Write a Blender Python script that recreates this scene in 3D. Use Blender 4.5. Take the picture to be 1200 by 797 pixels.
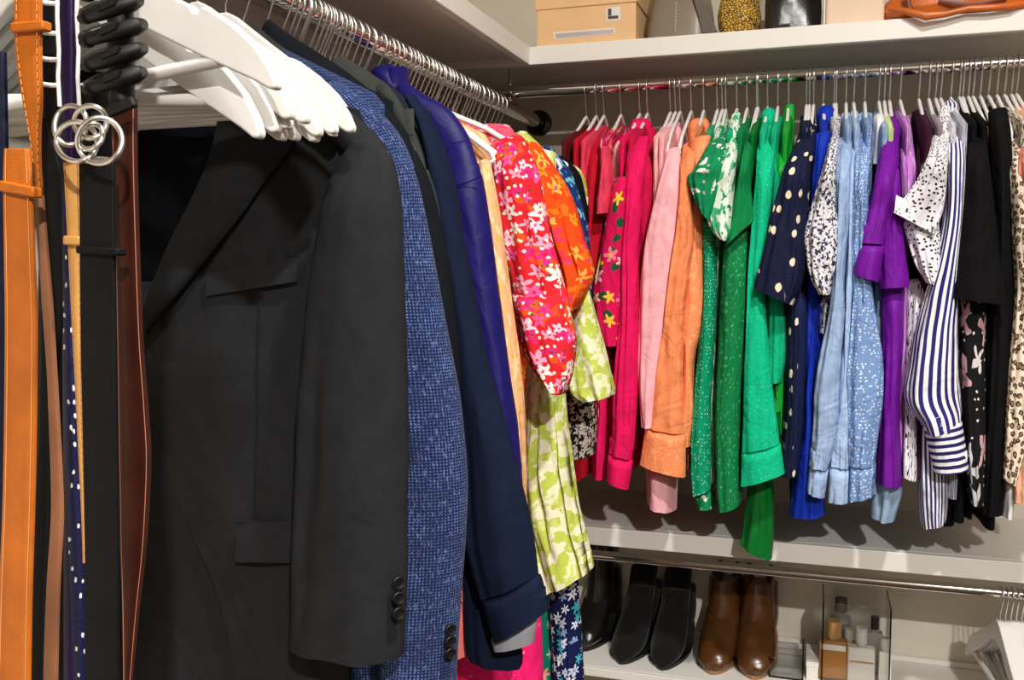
import bpy, bmesh, math, random
from mathutils import Vector, Matrix, noise
# ------------------------------------------------------------------ clear, camera, world, lights, exposure
for o in list(bpy.data.objects): bpy.data.objects.remove(o, do_unlink=True)
SC = bpy.context.scene
COL = SC.collection
IW, IH, FPX = 1200.0, 797.0, 1097.5
YAW, PITCH, ROLL = 0.3092, 0.0862, -0.0048
CAM = Vector((0, 0, 1.62))
cF = Vector((-math.sin(YAW)*math.cos(PITCH), math.cos(YAW)*math.cos(PITCH), -math.sin(PITCH)))
_R0 = Vector((math.cos(YAW), math.sin(YAW), 0)); _U0 = _R0.cross(cF)
cR = math.cos(ROLL)*_R0 + math.sin(ROLL)*_U0
cU = -math.sin(ROLL)*_R0 + math.cos(ROLL)*_U0
cd = bpy.data.cameras.new('camera'); cam = bpy.data.objects.new('camera', cd); COL.objects.link(cam)
cd.sensor_width = 36; cd.lens = 36*FPX/IW; cd.clip_start = .02
mw = Matrix.Identity(4)
for i in range(3):
    mw[i][0] = cR[i]; mw[i][1] = cU[i]; mw[i][2] = -cF[i]; mw[i][3] = CAM[i]
cam.matrix_world = mw
SC.camera = cam
wd = bpy.data.worlds.new('world'); SC.world = wd; wd.use_nodes = True
wd.node_tree.nodes['Background'].inputs[0].default_value = (1, .96, .9, 1)
wd.node_tree.nodes['Background'].inputs[1].default_value = .05
def area(name, loc, power, size, col=(1, .965, .915)):
    l = bpy.data.lights.new(name, 'AREA'); l.shape = 'DISK'; l.size = size; l.energy = power; l.color = col; l.spread = math.radians(170)
    o = bpy.data.objects.new(name, l); COL.objects.link(o); o.location = loc; return o
CEIL = 2.98
LAMPS = [(.92, -1.3, 118, .10), (.32, .40, 33, .10)]
for i, (x, y, p, s) in enumerate(LAMPS): area('downlight_glow', (x, y, CEIL-.025), p, s)
vs = SC.view_settings; vs.view_transform = 'Standard'; vs.look = 'None'; vs.gamma = 1; vs.use_curve_mapping = False; vs.exposure = .33

# ------------------------------------------------------------------ geometry constants (metres)
WALL_Y, WALL_X = 2.25, -.905
Z0 = CAM.z
SHELF_B, SHELF_T, SHELF_Y, SHELF_X = Z0+.405, Z0+.4419, 1.92, -.5715
RODB_Y, RODB_Z, RODB_R = 2.0, Z0+.364, .0125
RODL_X, RODL_Z, RODL_R = -.645, Z0+.332, .0168
MID_T, MID_B = Z0-.572, Z0-.611
R = random.Random(5)

def ray(px, py): return cF + (px-IW/2)/FPX*cR - (py-IH/2)/FPX*cU
def atY(px, py, Y):
    d = ray(px, py); return CAM + d*((Y-CAM.y)/d.y)
def atX(px, py, X):
    d = ray(px, py); return CAM + d*((X-CAM.x)/d.x)
def atZ(px, py, Z):
    d = ray(px, py); return CAM + d*((Z-CAM.z)/d.z)
def rodL_Y(px): return -RODL_X/math.tan(YAW-math.atan((px-600)/FPX))

# ------------------------------------------------------------------ object helpers
def lin(c):
    out = []
    for v in c[:3]:
        v /= 255.0
        out.append(v/12.92 if v <= .04045 else ((v+.055)/1.055)**2.4)
    return (out[0], out[1], out[2], 1)
def tag(o, label=None, cat=None, group=None, kind=None):
    if label: o['label'] = label
    if cat: o['category'] = cat
    if group: o['group'] = group
    if kind: o['kind'] = kind
    return o
def thing(name, label, cat, loc=(0, 0, 0), group=None):
    o = bpy.data.objects.new(name, None); COL.objects.link(o); o.location = loc; o.empty_display_size = .02
    return tag(o, label, cat, group)
class MB:
    """mesh collector: world-space verts, faces, uvs"""
    def __init__(s): s.v = []; s.f = []; s.uv = []; s.soft = False
    def add(s, vs_, fs, uvs=None):
        b = len(s.v); s.v += [Vector(v) for v in vs_]
        for i, f in enumerate(fs):
            s.f.append(tuple(b+k for k in f))
            s.uv.append(uvs[i] if uvs else [(0, 0)]*len(f))
        return s
    def box(s, a, b):
        x0, y0, z0 = a; x1, y1, z1 = b
        v = [(x0,y0,z0),(x1,y0,z0),(x1,y1,z0),(x0,y1,z0),(x0,y0,z1),(x1,y0,z1),(x1,y1,z1),(x0,y1,z1)]
        return s.add(v, [(3,2,1,0),(4,5,6,7),(0,1,5,4),(1,2,6,5),(2,3,7,6),(3,0,4,7)])
    def tube(s, pts, r, seg=8, caps=True, closed=False, flat=1.0):
        pts = [Vector(p) for p in pts]; n = len(pts); rr = r if isinstance(r, (list, tuple)) else [r]*n
        ref = None; rings = []
        for i in range(n):
            if closed: t = (pts[(i+1) % n]-pts[i-1]).normalized()
            else: t = (pts[min(i+1, n-1)]-pts[max(i-1, 0)]).normalized()
            if ref is None:
                ref = Vector((0, 0, 1)) if abs(t.z) < .9 else Vector((1, 0, 0))
            e1 = (ref-t*ref.dot(t)).normalized(); e2 = t.cross(e1); ref = e1
            rings.append([pts[i]+(e1*math.cos(a)+e2*math.sin(a)*flat)*rr[i] for a in [2*math.pi*k/seg for k in range(seg)]])
        v = [p for q in rings for p in q]; f = []
        m = n if closed else n-1
        for i in range(m):
            j = (i+1) % n
            for k in range(seg):
                k2 = (k+1) % seg; f.append((i*seg+k, i*seg+k2, j*seg+k2, j*seg+k))
        if caps and not closed:
            f.append(tuple(range(seg-1, -1, -1))); f.append(tuple((n-1)*seg+k for k in range(seg)))
        return s.add(v, f)
    def prism(s, outline, origin, eu, ev, en, th):
        """outline [(u,v)] extruded +-th/2 along en"""
        o = Vector(origin); eu, ev, en = Vector(eu), Vector(ev), Vector(en); n = len(outline)
        v = [o+eu*a+ev*b-en*th/2 for a, b in outline]+[o+eu*a+ev*b+en*th/2 for a, b in outline]
        f = [tuple(range(n-1, -1, -1)), tuple(range(n, 2*n))]+[(i, (i+1) % n, n+(i+1) % n, n+i) for i in range(n)]
        return s.add(v, f)
    def lathe(s, prof, c, seg=20, sx=1, sy=1):
        """prof [(r,z)] about vertical axis at c"""
        c = Vector(c); v = []; f = []; n = len(prof)
        for r, z in prof:
            for k in range(seg):
                a = 2*math.pi*k/seg; v.append(c+Vector((r*math.cos(a)*sx, r*math.sin(a)*sy, z)))
        for i in range(n-1):
            for k in range(seg):
                k2 = (k+1) % seg; f.append((i*seg+k, i*seg+k2, (i+1)*seg+k2, (i+1)*seg+k))
        f.append(tuple(range(seg-1, -1, -1))); f.append(tuple((n-1)*seg+k for k in range(seg)))
        return s.add(v, f)
    def build(s, name, mat, parent=None, smooth=True, bevel=0, origin=None, bseg=2):
        me = bpy.data.meshes.new(name)
        if parent is not None: org = world_loc(parent)
        else: org = Vector(origin) if origin is not None else Vector((0, 0, 0))
        me.from_pydata([tuple(v-org) for v in s.v], [], s.f)
        ul = me.uv_layers.new(name='UVMap'); k = 0; flat = []
        for u in s.uv:
            for t in u: flat += [t[0], t[1]]
        ul.data.foreach_set('uv', flat)
        if smooth: me.polygons.foreach_set('use_smooth', [True]*len(me.polygons))
        me.materials.append(mat); me.update()
        bm = bmesh.new(); bm.from_mesh(me); bmesh.ops.recalc_face_normals(bm, faces=bm.faces); bm.to_mesh(me); bm.free()
        if smooth and not s.soft: me.set_sharp_from_angle(angle=math.radians(48))
        o = bpy.data.objects.new(name, me); COL.objects.link(o)
        if parent is not None: o.parent = parent
        else: o.location = org
        if bevel:
            m = o.modifiers.new('bevel', 'BEVEL'); m.width = bevel; m.segments = bseg; m.limit_method = 'ANGLE'; m.angle_limit = .6
            if smooth:
                m.harden_normals = False
        return o
def world_loc(o):
    v = Vector((0, 0, 0))
    while o is not None: v += o.location; o = o.parent
    return v
def cr(a, b, c, d, t):
    return .5*((2*b)+(-a+c)*t+(2*a-5*b+4*c-d)*t*t+(-a+3*b-3*c+d)*t*t*t)
def sm(t):
    t = max(0, min(1, t)); return t*t*(3-2*t)
def resample(rows, n):
    """Catmull-Rom through rows (equal length tuples)"""
    m = len(rows)-1
    # parametrise by distance of mid points
    ds = [0]
    for i in range(m): ds.append(ds[-1]+max(1e-4, (abs(rows[i+1][1]-rows[i][1])+abs(rows[i+1][3]-rows[i][3]))/2+.3*abs(rows[i+1][0]-rows[i][0])))
    out = []
    for k in range(n):
        d = ds[-1]*k/(n-1); i = 0
        while i < m-1 and ds[i+1] < d: i += 1
        t = (d-ds[i])/(ds[i+1]-ds[i])
        a = rows[max(i-1, 0)]; b = rows[i]; c = rows[i+1]; e = rows[min(i+2, m)]
        out.append(tuple(cr(a[j], b[j], c[j], e[j], t) for j in range(len(b))))
    return out
def norm_rows(rows, Y, head=False):
    out = []
    for r in rows:
        if len(r) == 3: q = (r[0], r[2], r[1], r[2])
        else: q = r[:4]
        y = Y
        if head:
            ym = (q[1]+q[3])/2; y = Y+.17*sm((195-ym)/60)
        if len(r) == 5: y = r[4]
        out.append(q+(y,))
    return out
def loft_mb(rows, Y, thick, seg=48, fold=.004, seed=0, head=False, opentop=False, openbot=True, step=.0085, lean=None, hemwave=0.0, prof=None, kf=1.6):
    rows = norm_rows(rows, Y, head)
    p0 = atY((rows[0][0]+rows[0][2])/2, (rows[0][1]+rows[0][3])/2, rows[0][4]); p1 = atY((rows[-1][0]+rows[-1][2])/2, (rows[-1][1]+rows[-1][3])/2, rows[-1][4])
    n = max(5, int((p1-p0).length/step)+1)
    rs = resample(rows, n)
    verts = []; L = 0; prev = None; Ls = []; W = []
    dn = Vector((0, 0, -1))
    for i, (xl, yl, xr, yr, Yc) in enumerate(rs):
        a = atY(xl, yl, Yc); b = atY(xr, yr, Yc); c = (a+b)/2; e1 = (b-a)/2
        vd = c-CAM; vd.z = 0; vd.normalize()
        h = e1.copy(); h.z = 0
        e2 = Vector((-h.y, h.x, 0)).normalized() if h.length > 1e-6 else vd
        if e2.dot(vd) < 0: e2 = -e2
        t = i/(n-1)
        th = thick*(prof(t) if prof else (.45+.55*sm(t*6)))
        if prev is not None: L += (c-prev).length
        prev = c; Ls.append(L); W.append(e1.length)
        amp = fold*(.35+.65*sm(t*1.6))
        for k in range(seg):
            an = 2*math.pi*k/seg; ca, sa = math.cos(an), math.sin(an)
            q1 = noise.noise(Vector((ca*kf*.9+seed*3.1, sa*kf*1.1+seed, L*1.6+seed*1.7)))
            q2 = noise.noise(Vector((ca*kf*1.6+seed*1.3+L*1.5, sa*1.7*kf-seed, L*5+seed)))
            q3 = noise.noise(Vector((ca*1.2-seed, sa*1.2+seed*2, L*16+ca*2.5*math.sin(seed))))
            nz = 1.5*(.5-math.sqrt(q1*q1+.006)*2)+.8*(.35-math.sqrt(q2*q2+.01)*1.6)+.6*q3
            p = c+e1*(ca+nz*.35*amp/max(.004, e1.length))+e2*(sa*th+(nz*amp if th > .003 else 0))
            if hemwave and t > .6: p += dn*hemwave*sm((t-.6)/.4)*noise.noise(Vector((ca*2+seed, sa*2, 3.3)))
            verts.append(p)
    mb = MB(); f = []; uv = []
    for i in range(n-1):
        p0_, p1_ = [math.pi*(1.5*(W[j]+thick)-math.sqrt(W[j]*thick+1e-9)) for j in (i, i+1)]
        for k in range(seg):
            k2 = (k+1) % seg
            f.append((i*seg+k, i*seg+k2, (i+1)*seg+k2, (i+1)*seg+k))
            # uv in metres, centred on the side facing the room; the seam is at the back
            u0 = (k/seg-.25) % 1.0-.5; u1 = u0+1/seg
            uv.append([(u0*p0_, -Ls[i]), (u1*p0_, -Ls[i]), (u1*p1_, -Ls[i+1]), (u0*p1_, -Ls[i+1])])
    mb.add(verts, f, uv); mb.soft = True
    # top cap: rounded; bottom: hollow hem
    def extra(ring, sc, off):
        c = sum((mb.v[k] for k in ring), Vector())/len(ring); b = len(mb.v)
        for k in ring: mb.v.append(c+(mb.v[k]-c)*sc+off)
        new = list(range(b, b+len(ring)))
        for k in range(len(ring)):
            k2 = (k+1) % len(ring); mb.f.append((ring[k], ring[k2], new[k2], new[k])); mb.uv.append([(k*.003, 0)]*4)
        return new
    top = list(range(seg)); bot = list(range((n-1)*seg, n*seg))
    if opentop: q = extra(top, .93, Vector((0, 0, -.002))); q = extra(q, .9, Vector((0, 0, -.02)))
    else: q = extra(top, .82, Vector((0, 0, .003))); q = extra(q, .4, Vector((0, 0, .002)))
    mb.f.append(tuple(q)); mb.uv.append([(0, 0)]*seg)
    b_ = len(mb.v); mb.v += [mb.v[k].copy() for k in bot]; bot = list(range(b_, b_+seg))
    if openbot: q = extra(bot, .94, Vector((0, 0, .0015))); q = extra(q, .93, Vector((0, 0, .03)))
    else: q = extra(bot, .85, Vector((0, 0, -.002))); q = extra(q, .5, Vector((0, 0, -.001)))
    mb.f.append(tuple(q)); mb.uv.append([(0, 0)]*seg)
    return mb
def sheet_mb(rows, Y, bulge=.0, th=.003, ncol=18, step=.012, fold=0, seed=0, tilt=0):
    """thin cloth panel from slanted rows; bulge = depth of centre toward the viewer; tilt = Y shift across"""
    rows = norm_rows(rows, Y)
    p0 = atY(rows[0][0], rows[0][1], rows[0][4]); p1 = atY(rows[-1][0], rows[-1][1], rows[-1][4])
    n = max(3, int((p1-p0).length/step)+1); rs = resample(rows, n)
    V = []; L = 0; prev = None; Ls = []
    for i, (xl, yl, xr, yr, Yc) in enumerate(rs):
        a0 = atY(xl, yl, Yc)
        if prev is not None: L += (a0-prev).length
        prev = a0; Ls.append(L)
        for k in range(ncol):
            s = k/(ncol-1)
            y = Yc-bulge*4*s*(1-s)+tilt*s
            if fold: y += fold*noise.noise(Vector((s*4+seed, L*3, seed)))
            V.append(atY(xl+(xr-xl)*s, yl+(yr-yl)*s, y))
    mb = MB(); f = []; uv = []
    back = [v+Vector((0, th, 0)) for v in V]; N = len(V)
    w = (V[(n//2)*ncol+ncol-1]-V[(n//2)*ncol]).length
    for i in range(n-1):
        for k in range(ncol-1):
            q = (i*ncol+k, i*ncol+k+1, (i+1)*ncol+k+1, (i+1)*ncol+k)
            t = [(k/(ncol-1)*w, -Ls[i]), ((k+1)/(ncol-1)*w, -Ls[i]), ((k+1)/(ncol-1)*w, -Ls[i+1]), (k/(ncol-1)*w, -Ls[i+1])]
            f.append(q); uv.append(t); f.append(tuple(N+j for j in reversed(q))); uv.append(list(reversed(t)))
    edge = [k for k in range(ncol)]+[i*ncol+ncol-1 for i in range(1, n)]+[(n-1)*ncol+k for k in range(ncol-2, -1, -1)]+[i*ncol for i in range(n-2, 0, -1)]
    for i in range(len(edge)):
        a, b = edge[i], edge[(i+1) % len(edge)]; f.append((b, a, N+a, N+b)); uv.append([(0, 0)]*4)
    mb.add(V+back, f, uv); return mb
def body_mb(cx, cy, along, half, ztop, zhem, tv0=.011, tv1=.017, seed=0, seg=36, fold=.004, neck=.045, slope=.45, flare=0.0):
    """garment torso hanging from a hanger. along = 'Y' or 'X': direction of the shoulders; half = shoulder half width"""
    n = max(8, int((ztop-zhem)/.02)); V = []; Ls = []
    for i in range(n+1):
        t = i/n
        z = ztop+(zhem-ztop)*(t**1.35)
        d = ztop-z
        hw = min(half, neck+d/slope) if d/slope+neck < half else half+flare*sm((d-.1)/max(.1, (ztop-zhem)))
        tv = tv0+(tv1-tv0)*sm(d/.25)
        for k in range(seg):
            a = 2*math.pi*k/seg; ca, sa = math.cos(a), math.sin(a)
            nz = fold*(.2+.8*sm(d/.3))*(noise.noise(Vector((ca*3.5+seed, sa*1.5, z*1.5+seed)))*1.4)
            u = hw*ca; v = tv*math.copysign(abs(sa)**.8, sa)+nz
            V.append(Vector((cx+v, cy+u, z)) if along == 'Y' else Vector((cx+u, cy+v, z)))
    mb = MB(); f = []; uv = []
    per = 4*half
    for i in range(n):
        for k in range(seg):
            k2 = (k+1) % seg
            f.append((i*seg+k, i*seg+k2, (i+1)*seg+k2, (i+1)*seg+k))
            u0 = k/seg*per; u1 = (k+1)/seg*per; z0 = V[i*seg].z; z1 = V[(i+1)*seg].z
            uv.append([(u0, z0), (u1, z0), (u1, z1), (u0, z1)])
    f.append(tuple(range(seg))); uv.append([(0, 0)]*seg)
    f.append(tuple(n*seg+k for k in range(seg))); uv.append([(0, 0)]*seg)
    return mb.add(V, f, uv)
# ------------------------------------------------------------------ materials
class NT:
    def __init__(s, name):
        s.m = bpy.data.materials.new(name); s.m.use_nodes = True; s.t = s.m.node_tree
        s.b = s.t.nodes['Principled BSDF']; s._uv = None
    def n(s, ty, **kw):
        d = s.t.nodes.new(ty)
        for k, v in kw.items(): setattr(d, k, v)
        return d
    def put(s, sock, v):
        if hasattr(v, 'is_linked') or isinstance(v, bpy.types.NodeSocket): s.t.links.new(v, sock)
        else:
            if isinstance(v, (tuple, list)) and len(v) == 3 and len(sock.default_value) == 4: v = (*v, 1)
            sock.default_value = v
    def math(s, op, a, b=0, c=0):
        d = s.n('ShaderNodeMath', operation=op); s.put(d.inputs[0], a); s.put(d.inputs[1], b); s.put(d.inputs[2], c); return d.outputs[0]
    def vm(s, op, a, b=(0, 0, 0), sc=None):
        d = s.n('ShaderNodeVectorMath', operation=op); s.put(d.inputs[0], a); s.put(d.inputs[1], b)
        if sc is not None: s.put(d.inputs['Scale'], sc)
        return d.outputs['Value'] if op in ('LENGTH', 'DISTANCE') else d.outputs[0]
    def mix(s, f, a, b):
        d = s.n('ShaderNodeMix', data_type='RGBA'); s.put(d.inputs[0], f); s.put(d.inputs[6], a); s.put(d.inputs[7], b); return d.outputs[2]
    def step(s, v, e0, e1, o0=0., o1=1.):
        d = s.n('ShaderNodeMapRange', interpolation_type='SMOOTHSTEP'); s.put(d.inputs[0], v); s.put(d.inputs[1], e0); s.put(d.inputs[2], e1); s.put(d.inputs[3], o0); s.put(d.inputs[4], o1); return d.outputs[0]
    def co(s, kind='UV'):
        if s._uv is None: s._uv = s.n('ShaderNodeTexCoord')
        return s._uv.outputs[kind]
    def scale(s, co, sc, off=(0, 0, 0)):
        if not isinstance(sc, (tuple, list)): sc = (sc, sc, sc)
        return s.vm('ADD', s.vm('MULTIPLY', co, sc), off)
    def noise(s, co, scale=1, detail=2, rough=.5, out='Factor'):
        d = s.n('ShaderNodeTexNoise'); s.put(d.inputs['Vector'], co); s.put(d.inputs['Scale'], scale); s.put(d.inputs['Detail'], detail); s.put(d.inputs['Roughness'], rough)
        return d.outputs[0 if out == 'Factor' else 1]
    def vor(s, co, rand=1., feature='F1', dims='2D'):
        d = s.n('ShaderNodeTexVoronoi', voronoi_dimensions=dims, feature=feature); s.put(d.inputs['Vector'], co); s.put(d.inputs['Scale'], 1.); s.put(d.inputs['Randomness'], rand); return d
    def wob(s, co, amt, sc):
        return s.vm('ADD', co, s.vm('SCALE', s.vm('SUBTRACT', s.noise(co, sc, 1, .5, 'Color'), (.5, .5, .5)), sc=amt))
    def ramp(s, v, stops, interp='CONSTANT'):
        d = s.n('ShaderNodeValToRGB'); e = d.color_ramp; e.interpolation = interp
        while len(e.elements) < len(stops): e.elements.new(.5)
        for q, (p, c) in zip(e.elements, stops): q.position = p; q.color = lin(c)
        s.put(d.inputs[0], v); return d.outputs[0]
    def sep(s, v):
        d = s.n('ShaderNodeSeparateXYZ'); s.put(d.inputs[0], v); return d.outputs
def L(c): return lin(c)
def finish(N, col, rough=.8, bump=None, wrinkle=0., weave=.25, wscale=900, spec=.25, metal=0, sheen=0., coord='UV'):
    b = N.b; N.put(b.inputs['Base Color'], col); N.put(b.inputs['Roughness'], rough); b.inputs['Metallic'].default_value = metal
    b.inputs['Specular IOR Level'].default_value = spec
    if sheen: b.inputs['Sheen Weight'].default_value = sheen; b.inputs['Sheen Roughness'].default_value = .5
    co = N.co(coord); h = None
    if weave:
        h = N.math('MULTIPLY', N.noise(N.scale(co, (wscale, wscale*.7, wscale)), 1, 1), weave*.0006)
    if wrinkle:
        w1 = N.noise(N.scale(N.wob(co, .25, 6), (26, 7, 26)), 1, 2, .45); w2 = N.noise(N.scale(N.wob(co, .2, 9), (18, 30, 20)), 1, 2, .5)
        wv = N.math('MULTIPLY', N.math('ADD', w1, N.math('MULTIPLY', w2, .45)), wrinkle*.013)
        h = N.math('ADD', h, wv) if h is not None else wv
    if bump is not None: h = N.math('ADD', h, bump) if h is not None else bump
    if h is not None:
        d = N.n('ShaderNodeBump'); d.inputs['Strength'].default_value = 1; d.inputs['Distance'].default_value = 1; N.put(d.inputs['Height'], h)
        N.t.links.new(d.outputs[0], b.inputs['Normal'])
    return N.m
def cloth(name, c, rough=.85, wrinkle=.5, var=.12, weave=.25, sheen=0., spec=.2, wscale=900, coord='UV'):
    N = NT(name); f = N.noise(N.scale(N.co(coord), (40, 25, 40)), 1, 4, .6)
    c0 = L(c); col = N.mix(N.step(f, .3, .7), tuple(v*(1-var) for v in c0[:3])+(1,), tuple(min(1, v*(1+var)) for v in c0[:3])+(1,))
    return finish(N, col, rough, None, wrinkle, weave, wscale, spec, 0, sheen, coord)
def plain(name, c, rough=.5, metal=0, spec=.5, coat=0, bumpsc=0, bumpamt=0, trans=0, ior=1.45, coord='Object', var=0.):
    N = NT(name); col = L(c)
    if var:
        f = N.noise(N.co(coord), 9, 4, .6); col = N.mix(N.step(f, .3, .7), tuple(v*(1-var) for v in col[:3])+(1,), tuple(min(1, v*(1+var)) for v in col[:3])+(1,))
    b = N.b
    if coat: b.inputs['Coat Weight'].default_value = coat; b.inputs['Coat Roughness'].default_value = .15
    if trans: b.inputs['Transmission Weight'].default_value = trans; b.inputs['IOR'].default_value = ior
    bp = N.math('MULTIPLY', N.noise(N.co(coord), bumpsc, 3, .6), bumpamt) if bumpsc else None
    return finish(N, col, rough, bp, 0, 0, 900, spec, metal, 0, coord)
def flowers(N, co, col, s, Rr, pet, cols, center=None, cov=1., off=(0, 0, 0), wobble=.06, depth=.3, crad=.3, rand=.85):
    q = N.wob(N.scale(co, s, off), wobble*2, 1.7); v = N.vor(q, rand)
    d = N.vm('SUBTRACT', q, v.outputs['Position']); x, y, _ = N.sep(d)
    ang = N.math('ARCTAN2', y, x); r = N.vm('LENGTH', N.vm('MULTIPLY', d, (1, 1, 0)))
    cr_, cg, cb = N.sep(v.outputs['Color'])
    pr = N.math('MULTIPLY', N.math('ADD', 1-depth, N.math('MULTIPLY', N.math('COSINE', N.math('ADD', N.math('MULTIPLY', ang, pet), N.math('MULTIPLY', cg, 6.28))), depth)), Rr)
    pr = N.math('MULTIPLY', pr, N.math('ADD', .7, N.math('MULTIPLY', cb, .5)))
    f = N.step(N.math('SUBTRACT', pr, r), 0, .03)
    if cov < 1: f = N.math('MULTIPLY', f, N.math('LESS_THAN', cg, cov))
    if len(cols) > 1: fc = N.ramp(cr_, [(i/len(cols), c) for i, c in enumerate(cols)])
    else: fc = L(cols[0])
    out = N.mix(f, col, fc)
    if center: out = N.mix(N.math('MULTIPLY', N.step(N.math('SUBTRACT', N.math('MULTIPLY', pr, crad), r), 0, .03), f), out, L(center))
    return out
def blobs(N, co, col, s, thr, c, off=(0, 0, 0), wobble=.25, soft=.05, cov=1., rand=1., wsc=2.):
    q = N.wob(N.scale(co, s, off), wobble, wsc); v = N.vor(q, rand)
    f = N.step(v.outputs['Distance'], thr, thr-soft)
    if cov < 1: f = N.math('MULTIPLY', f, N.math('LESS_THAN', N.sep(v.outputs['Color'])[1], cov))
    return N.mix(f, col, L(c))
def splash(N, co, col, s, lo, c, off=(0, 0, 0), detail=1.5, soft=.03, wobble=0):
    q = N.scale(co, s, off)
    if wobble: q = N.wob(q, wobble, 1.5)
    f = N.step(N.noise(q, 1, detail, .5), lo, lo+soft); return N.mix(f, col, L(c))
def fmat(name, base, layers, rough=.85, wrinkle=.5, coord='UV', sheen=0., spec=.2):
    N = NT(name); co = N.co(coord); col = L(base)
    for fn, kw in layers: col = fn(N, co, col, **kw)
    return finish(N, col, rough, None, wrinkle, .25, 900, spec, 0, sheen, coord)
def stripes(name, a, b, period=.011, duty=.5, axis=0, wobble=.004, rough=.8, wrinkle=.6):
    N = NT(name); co = N.wob(N.co('UV'), wobble, 9); x = N.sep(co)[axis]
    f = N.step(N.math('PINGPONG', x, period/2), period/2*duty-.0004, period/2*duty+.0004)
    return finish(N, N.mix(f, L(a), L(b)), rough, None, wrinkle)
def leopard(name, base, dark, tan, s=52, wrinkle=.4):
    N = NT(name); co = N.co('UV'); q = N.wob(N.scale(co, (s, s*.85, s)), .35, 1.6); v = N.vor(q, .8); d = v.outputs['Distance']
    br = N.noise(N.scale(co, s*1.6), 1, 1)
    ring = N.math('MULTIPLY', N.math('MULTIPLY', N.step(d, .19, .23), N.step(d, .42, .37)), N.step(br, .40, .46))
    col = N.mix(N.step(d, .26, .2), L(base), L(tan)); col = N.mix(ring, col, L(dark))
    return finish(N, col, .8, None, wrinkle)
def tweed(name):
    N = NT(name); co0 = N.co('UV'); co = N.wob(co0, .0016, 260); x, y, _ = N.sep(co); x0, y0, _ = N.sep(co0)
    def saw(v, p, w): return N.step(N.math('PINGPONG', v, p/2), p/2*w-p*.12, p/2*w+p*.12)
    fx = saw(x, .0036, .5); fy = saw(y, .0036, .5); fine = N.math('MULTIPLY', fx, fy)
    nz = N.noise(N.scale(co0, (420, 110, 1)), 1, 2, .6); nz2 = N.noise(N.scale(co0, (110, 420, 1)), 1, 2, .6); big = N.noise(N.scale(co0, (30, 22, 1)), 1, 2, .5)
    base = N.mix(N.math('MULTIPLY', fine, N.step(big, .3, .7, .55, 1.)), L((24, 36, 74)), L((98, 120, 176)))
    g = N.step(N.math('PINGPONG', x0, .024), .009, .011); g2 = N.step(N.math('PINGPONG', y0, .03), .011, .013)
    base = N.mix(N.math('MULTIPLY', N.math('MAXIMUM', g, g2), .3), base, L((22, 32, 66)))
    base = N.mix(N.math('MULTIPLY', N.step(nz, .56, .7), .5), base, L((128, 146, 192)))
    base = N.mix(N.math('MULTIPLY', N.step(nz2, .55, .7), .6), base, L((18, 27, 58)))
    return finish(N, base, .9, N.math('MULTIPLY', fine, .0004), .25, .4, 700, .15, 0, .05)
def leather(name, c, rough=.38, coat=.15, var=.2, coord='Object', spec=.5):
    N = NT(name); co = N.co(coord); f = N.noise(co, 14, 4, .6); c0 = L(c)
    col = N.mix(N.step(f, .3, .7), tuple(v*(1-var) for v in c0[:3])+(1,), tuple(min(1, v*(1+var)) for v in c0[:3])+(1,))
    N.b.inputs['Coat Weight'].default_value = coat; N.b.inputs['Coat Roughness'].default_value = .25
    bp = N.math('ADD', N.math('MULTIPLY', N.noise(co, 420, 2, .5), .00025), N.math('MULTIPLY', N.noise(co, 30, 2, .5), .0015))
    return finish(N, col, rough, bp, 0, 0, 900, spec, 0, 0, coord)

m_wall = plain('wall paint warm white', (217, 209, 194), .8, 0, .2, 0, 60, .0006, var=.03)
m_wall2 = plain('dark taupe wall to cut bounce', (104, 94, 84), .7, 0, .2, var=.05)  # plain unseen walls, tone made dark to cut the bounced fill light
m_ceil = plain('ceiling paint', (225, 220, 210), .85, 0, .2)
m_floor = plain('floor dark walnut', (62, 46, 36), .6, 0, .1, 0, 200, .003, var=.15)
m_shelf = plain('shelf white semi gloss paint', (232, 229, 222), .45, 0, .35, 0, 40, .0004, var=.015)
m_chrome = plain('polished chrome', (215, 212, 208), .09, 1, .5)
m_wire = plain('hook steel wire', (205, 203, 200), .28, 1, .5)
m_dnick = plain('dark nickel', (70, 64, 60), .2, 1, .5)
m_hw = plain('white hanger plastic', (236, 234, 230), .38, 0, .45)
m_hwood = plain('white painted hanger wood', (222, 220, 216), .42, 0, .4, .1, 60, .0003)
m_hgrey = plain('grey hanger plastic', (176, 172, 164), .4, 0, .4)
m_hblack = plain('black hanger plastic', (30, 30, 31), .45, 0, .4)
m_blackrub = plain('black soft rubber', (18, 18, 19), .5, 0, .35)
# ------------------------------------------------------------------ the room
def struct(name, mb, mat, bevel=0): return tag(mb.build(name, mat, None, False, bevel), kind='structure')
XR, YF = 1.25, -1.9
struct('floor', MB().box((WALL_X-.1, YF-.1, -.05), (XR+.1, WALL_Y+.1, 0)), m_floor)
struct('ceiling', MB().box((WALL_X-.1, YF-.1, CEIL), (XR+.1, WALL_Y+.1, CEIL+.05)), m_ceil)
struct('wall_back', MB().box((WALL_X-.1, WALL_Y, 0), (XR+.1, WALL_Y+.1, CEIL)), m_wall)
struct('wall_left', MB().box((WALL_X-.1, YF, 0), (WALL_X, WALL_Y, CEIL)), m_wall)
struct('wall_right', MB().box((XR, YF, 0), (XR+.1, WALL_Y, CEIL)), m_wall2)
struct('wall_front', MB().box((WALL_X-.1, YF-.1, 0), (XR+.1, YF, CEIL)), m_wall2)
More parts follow.
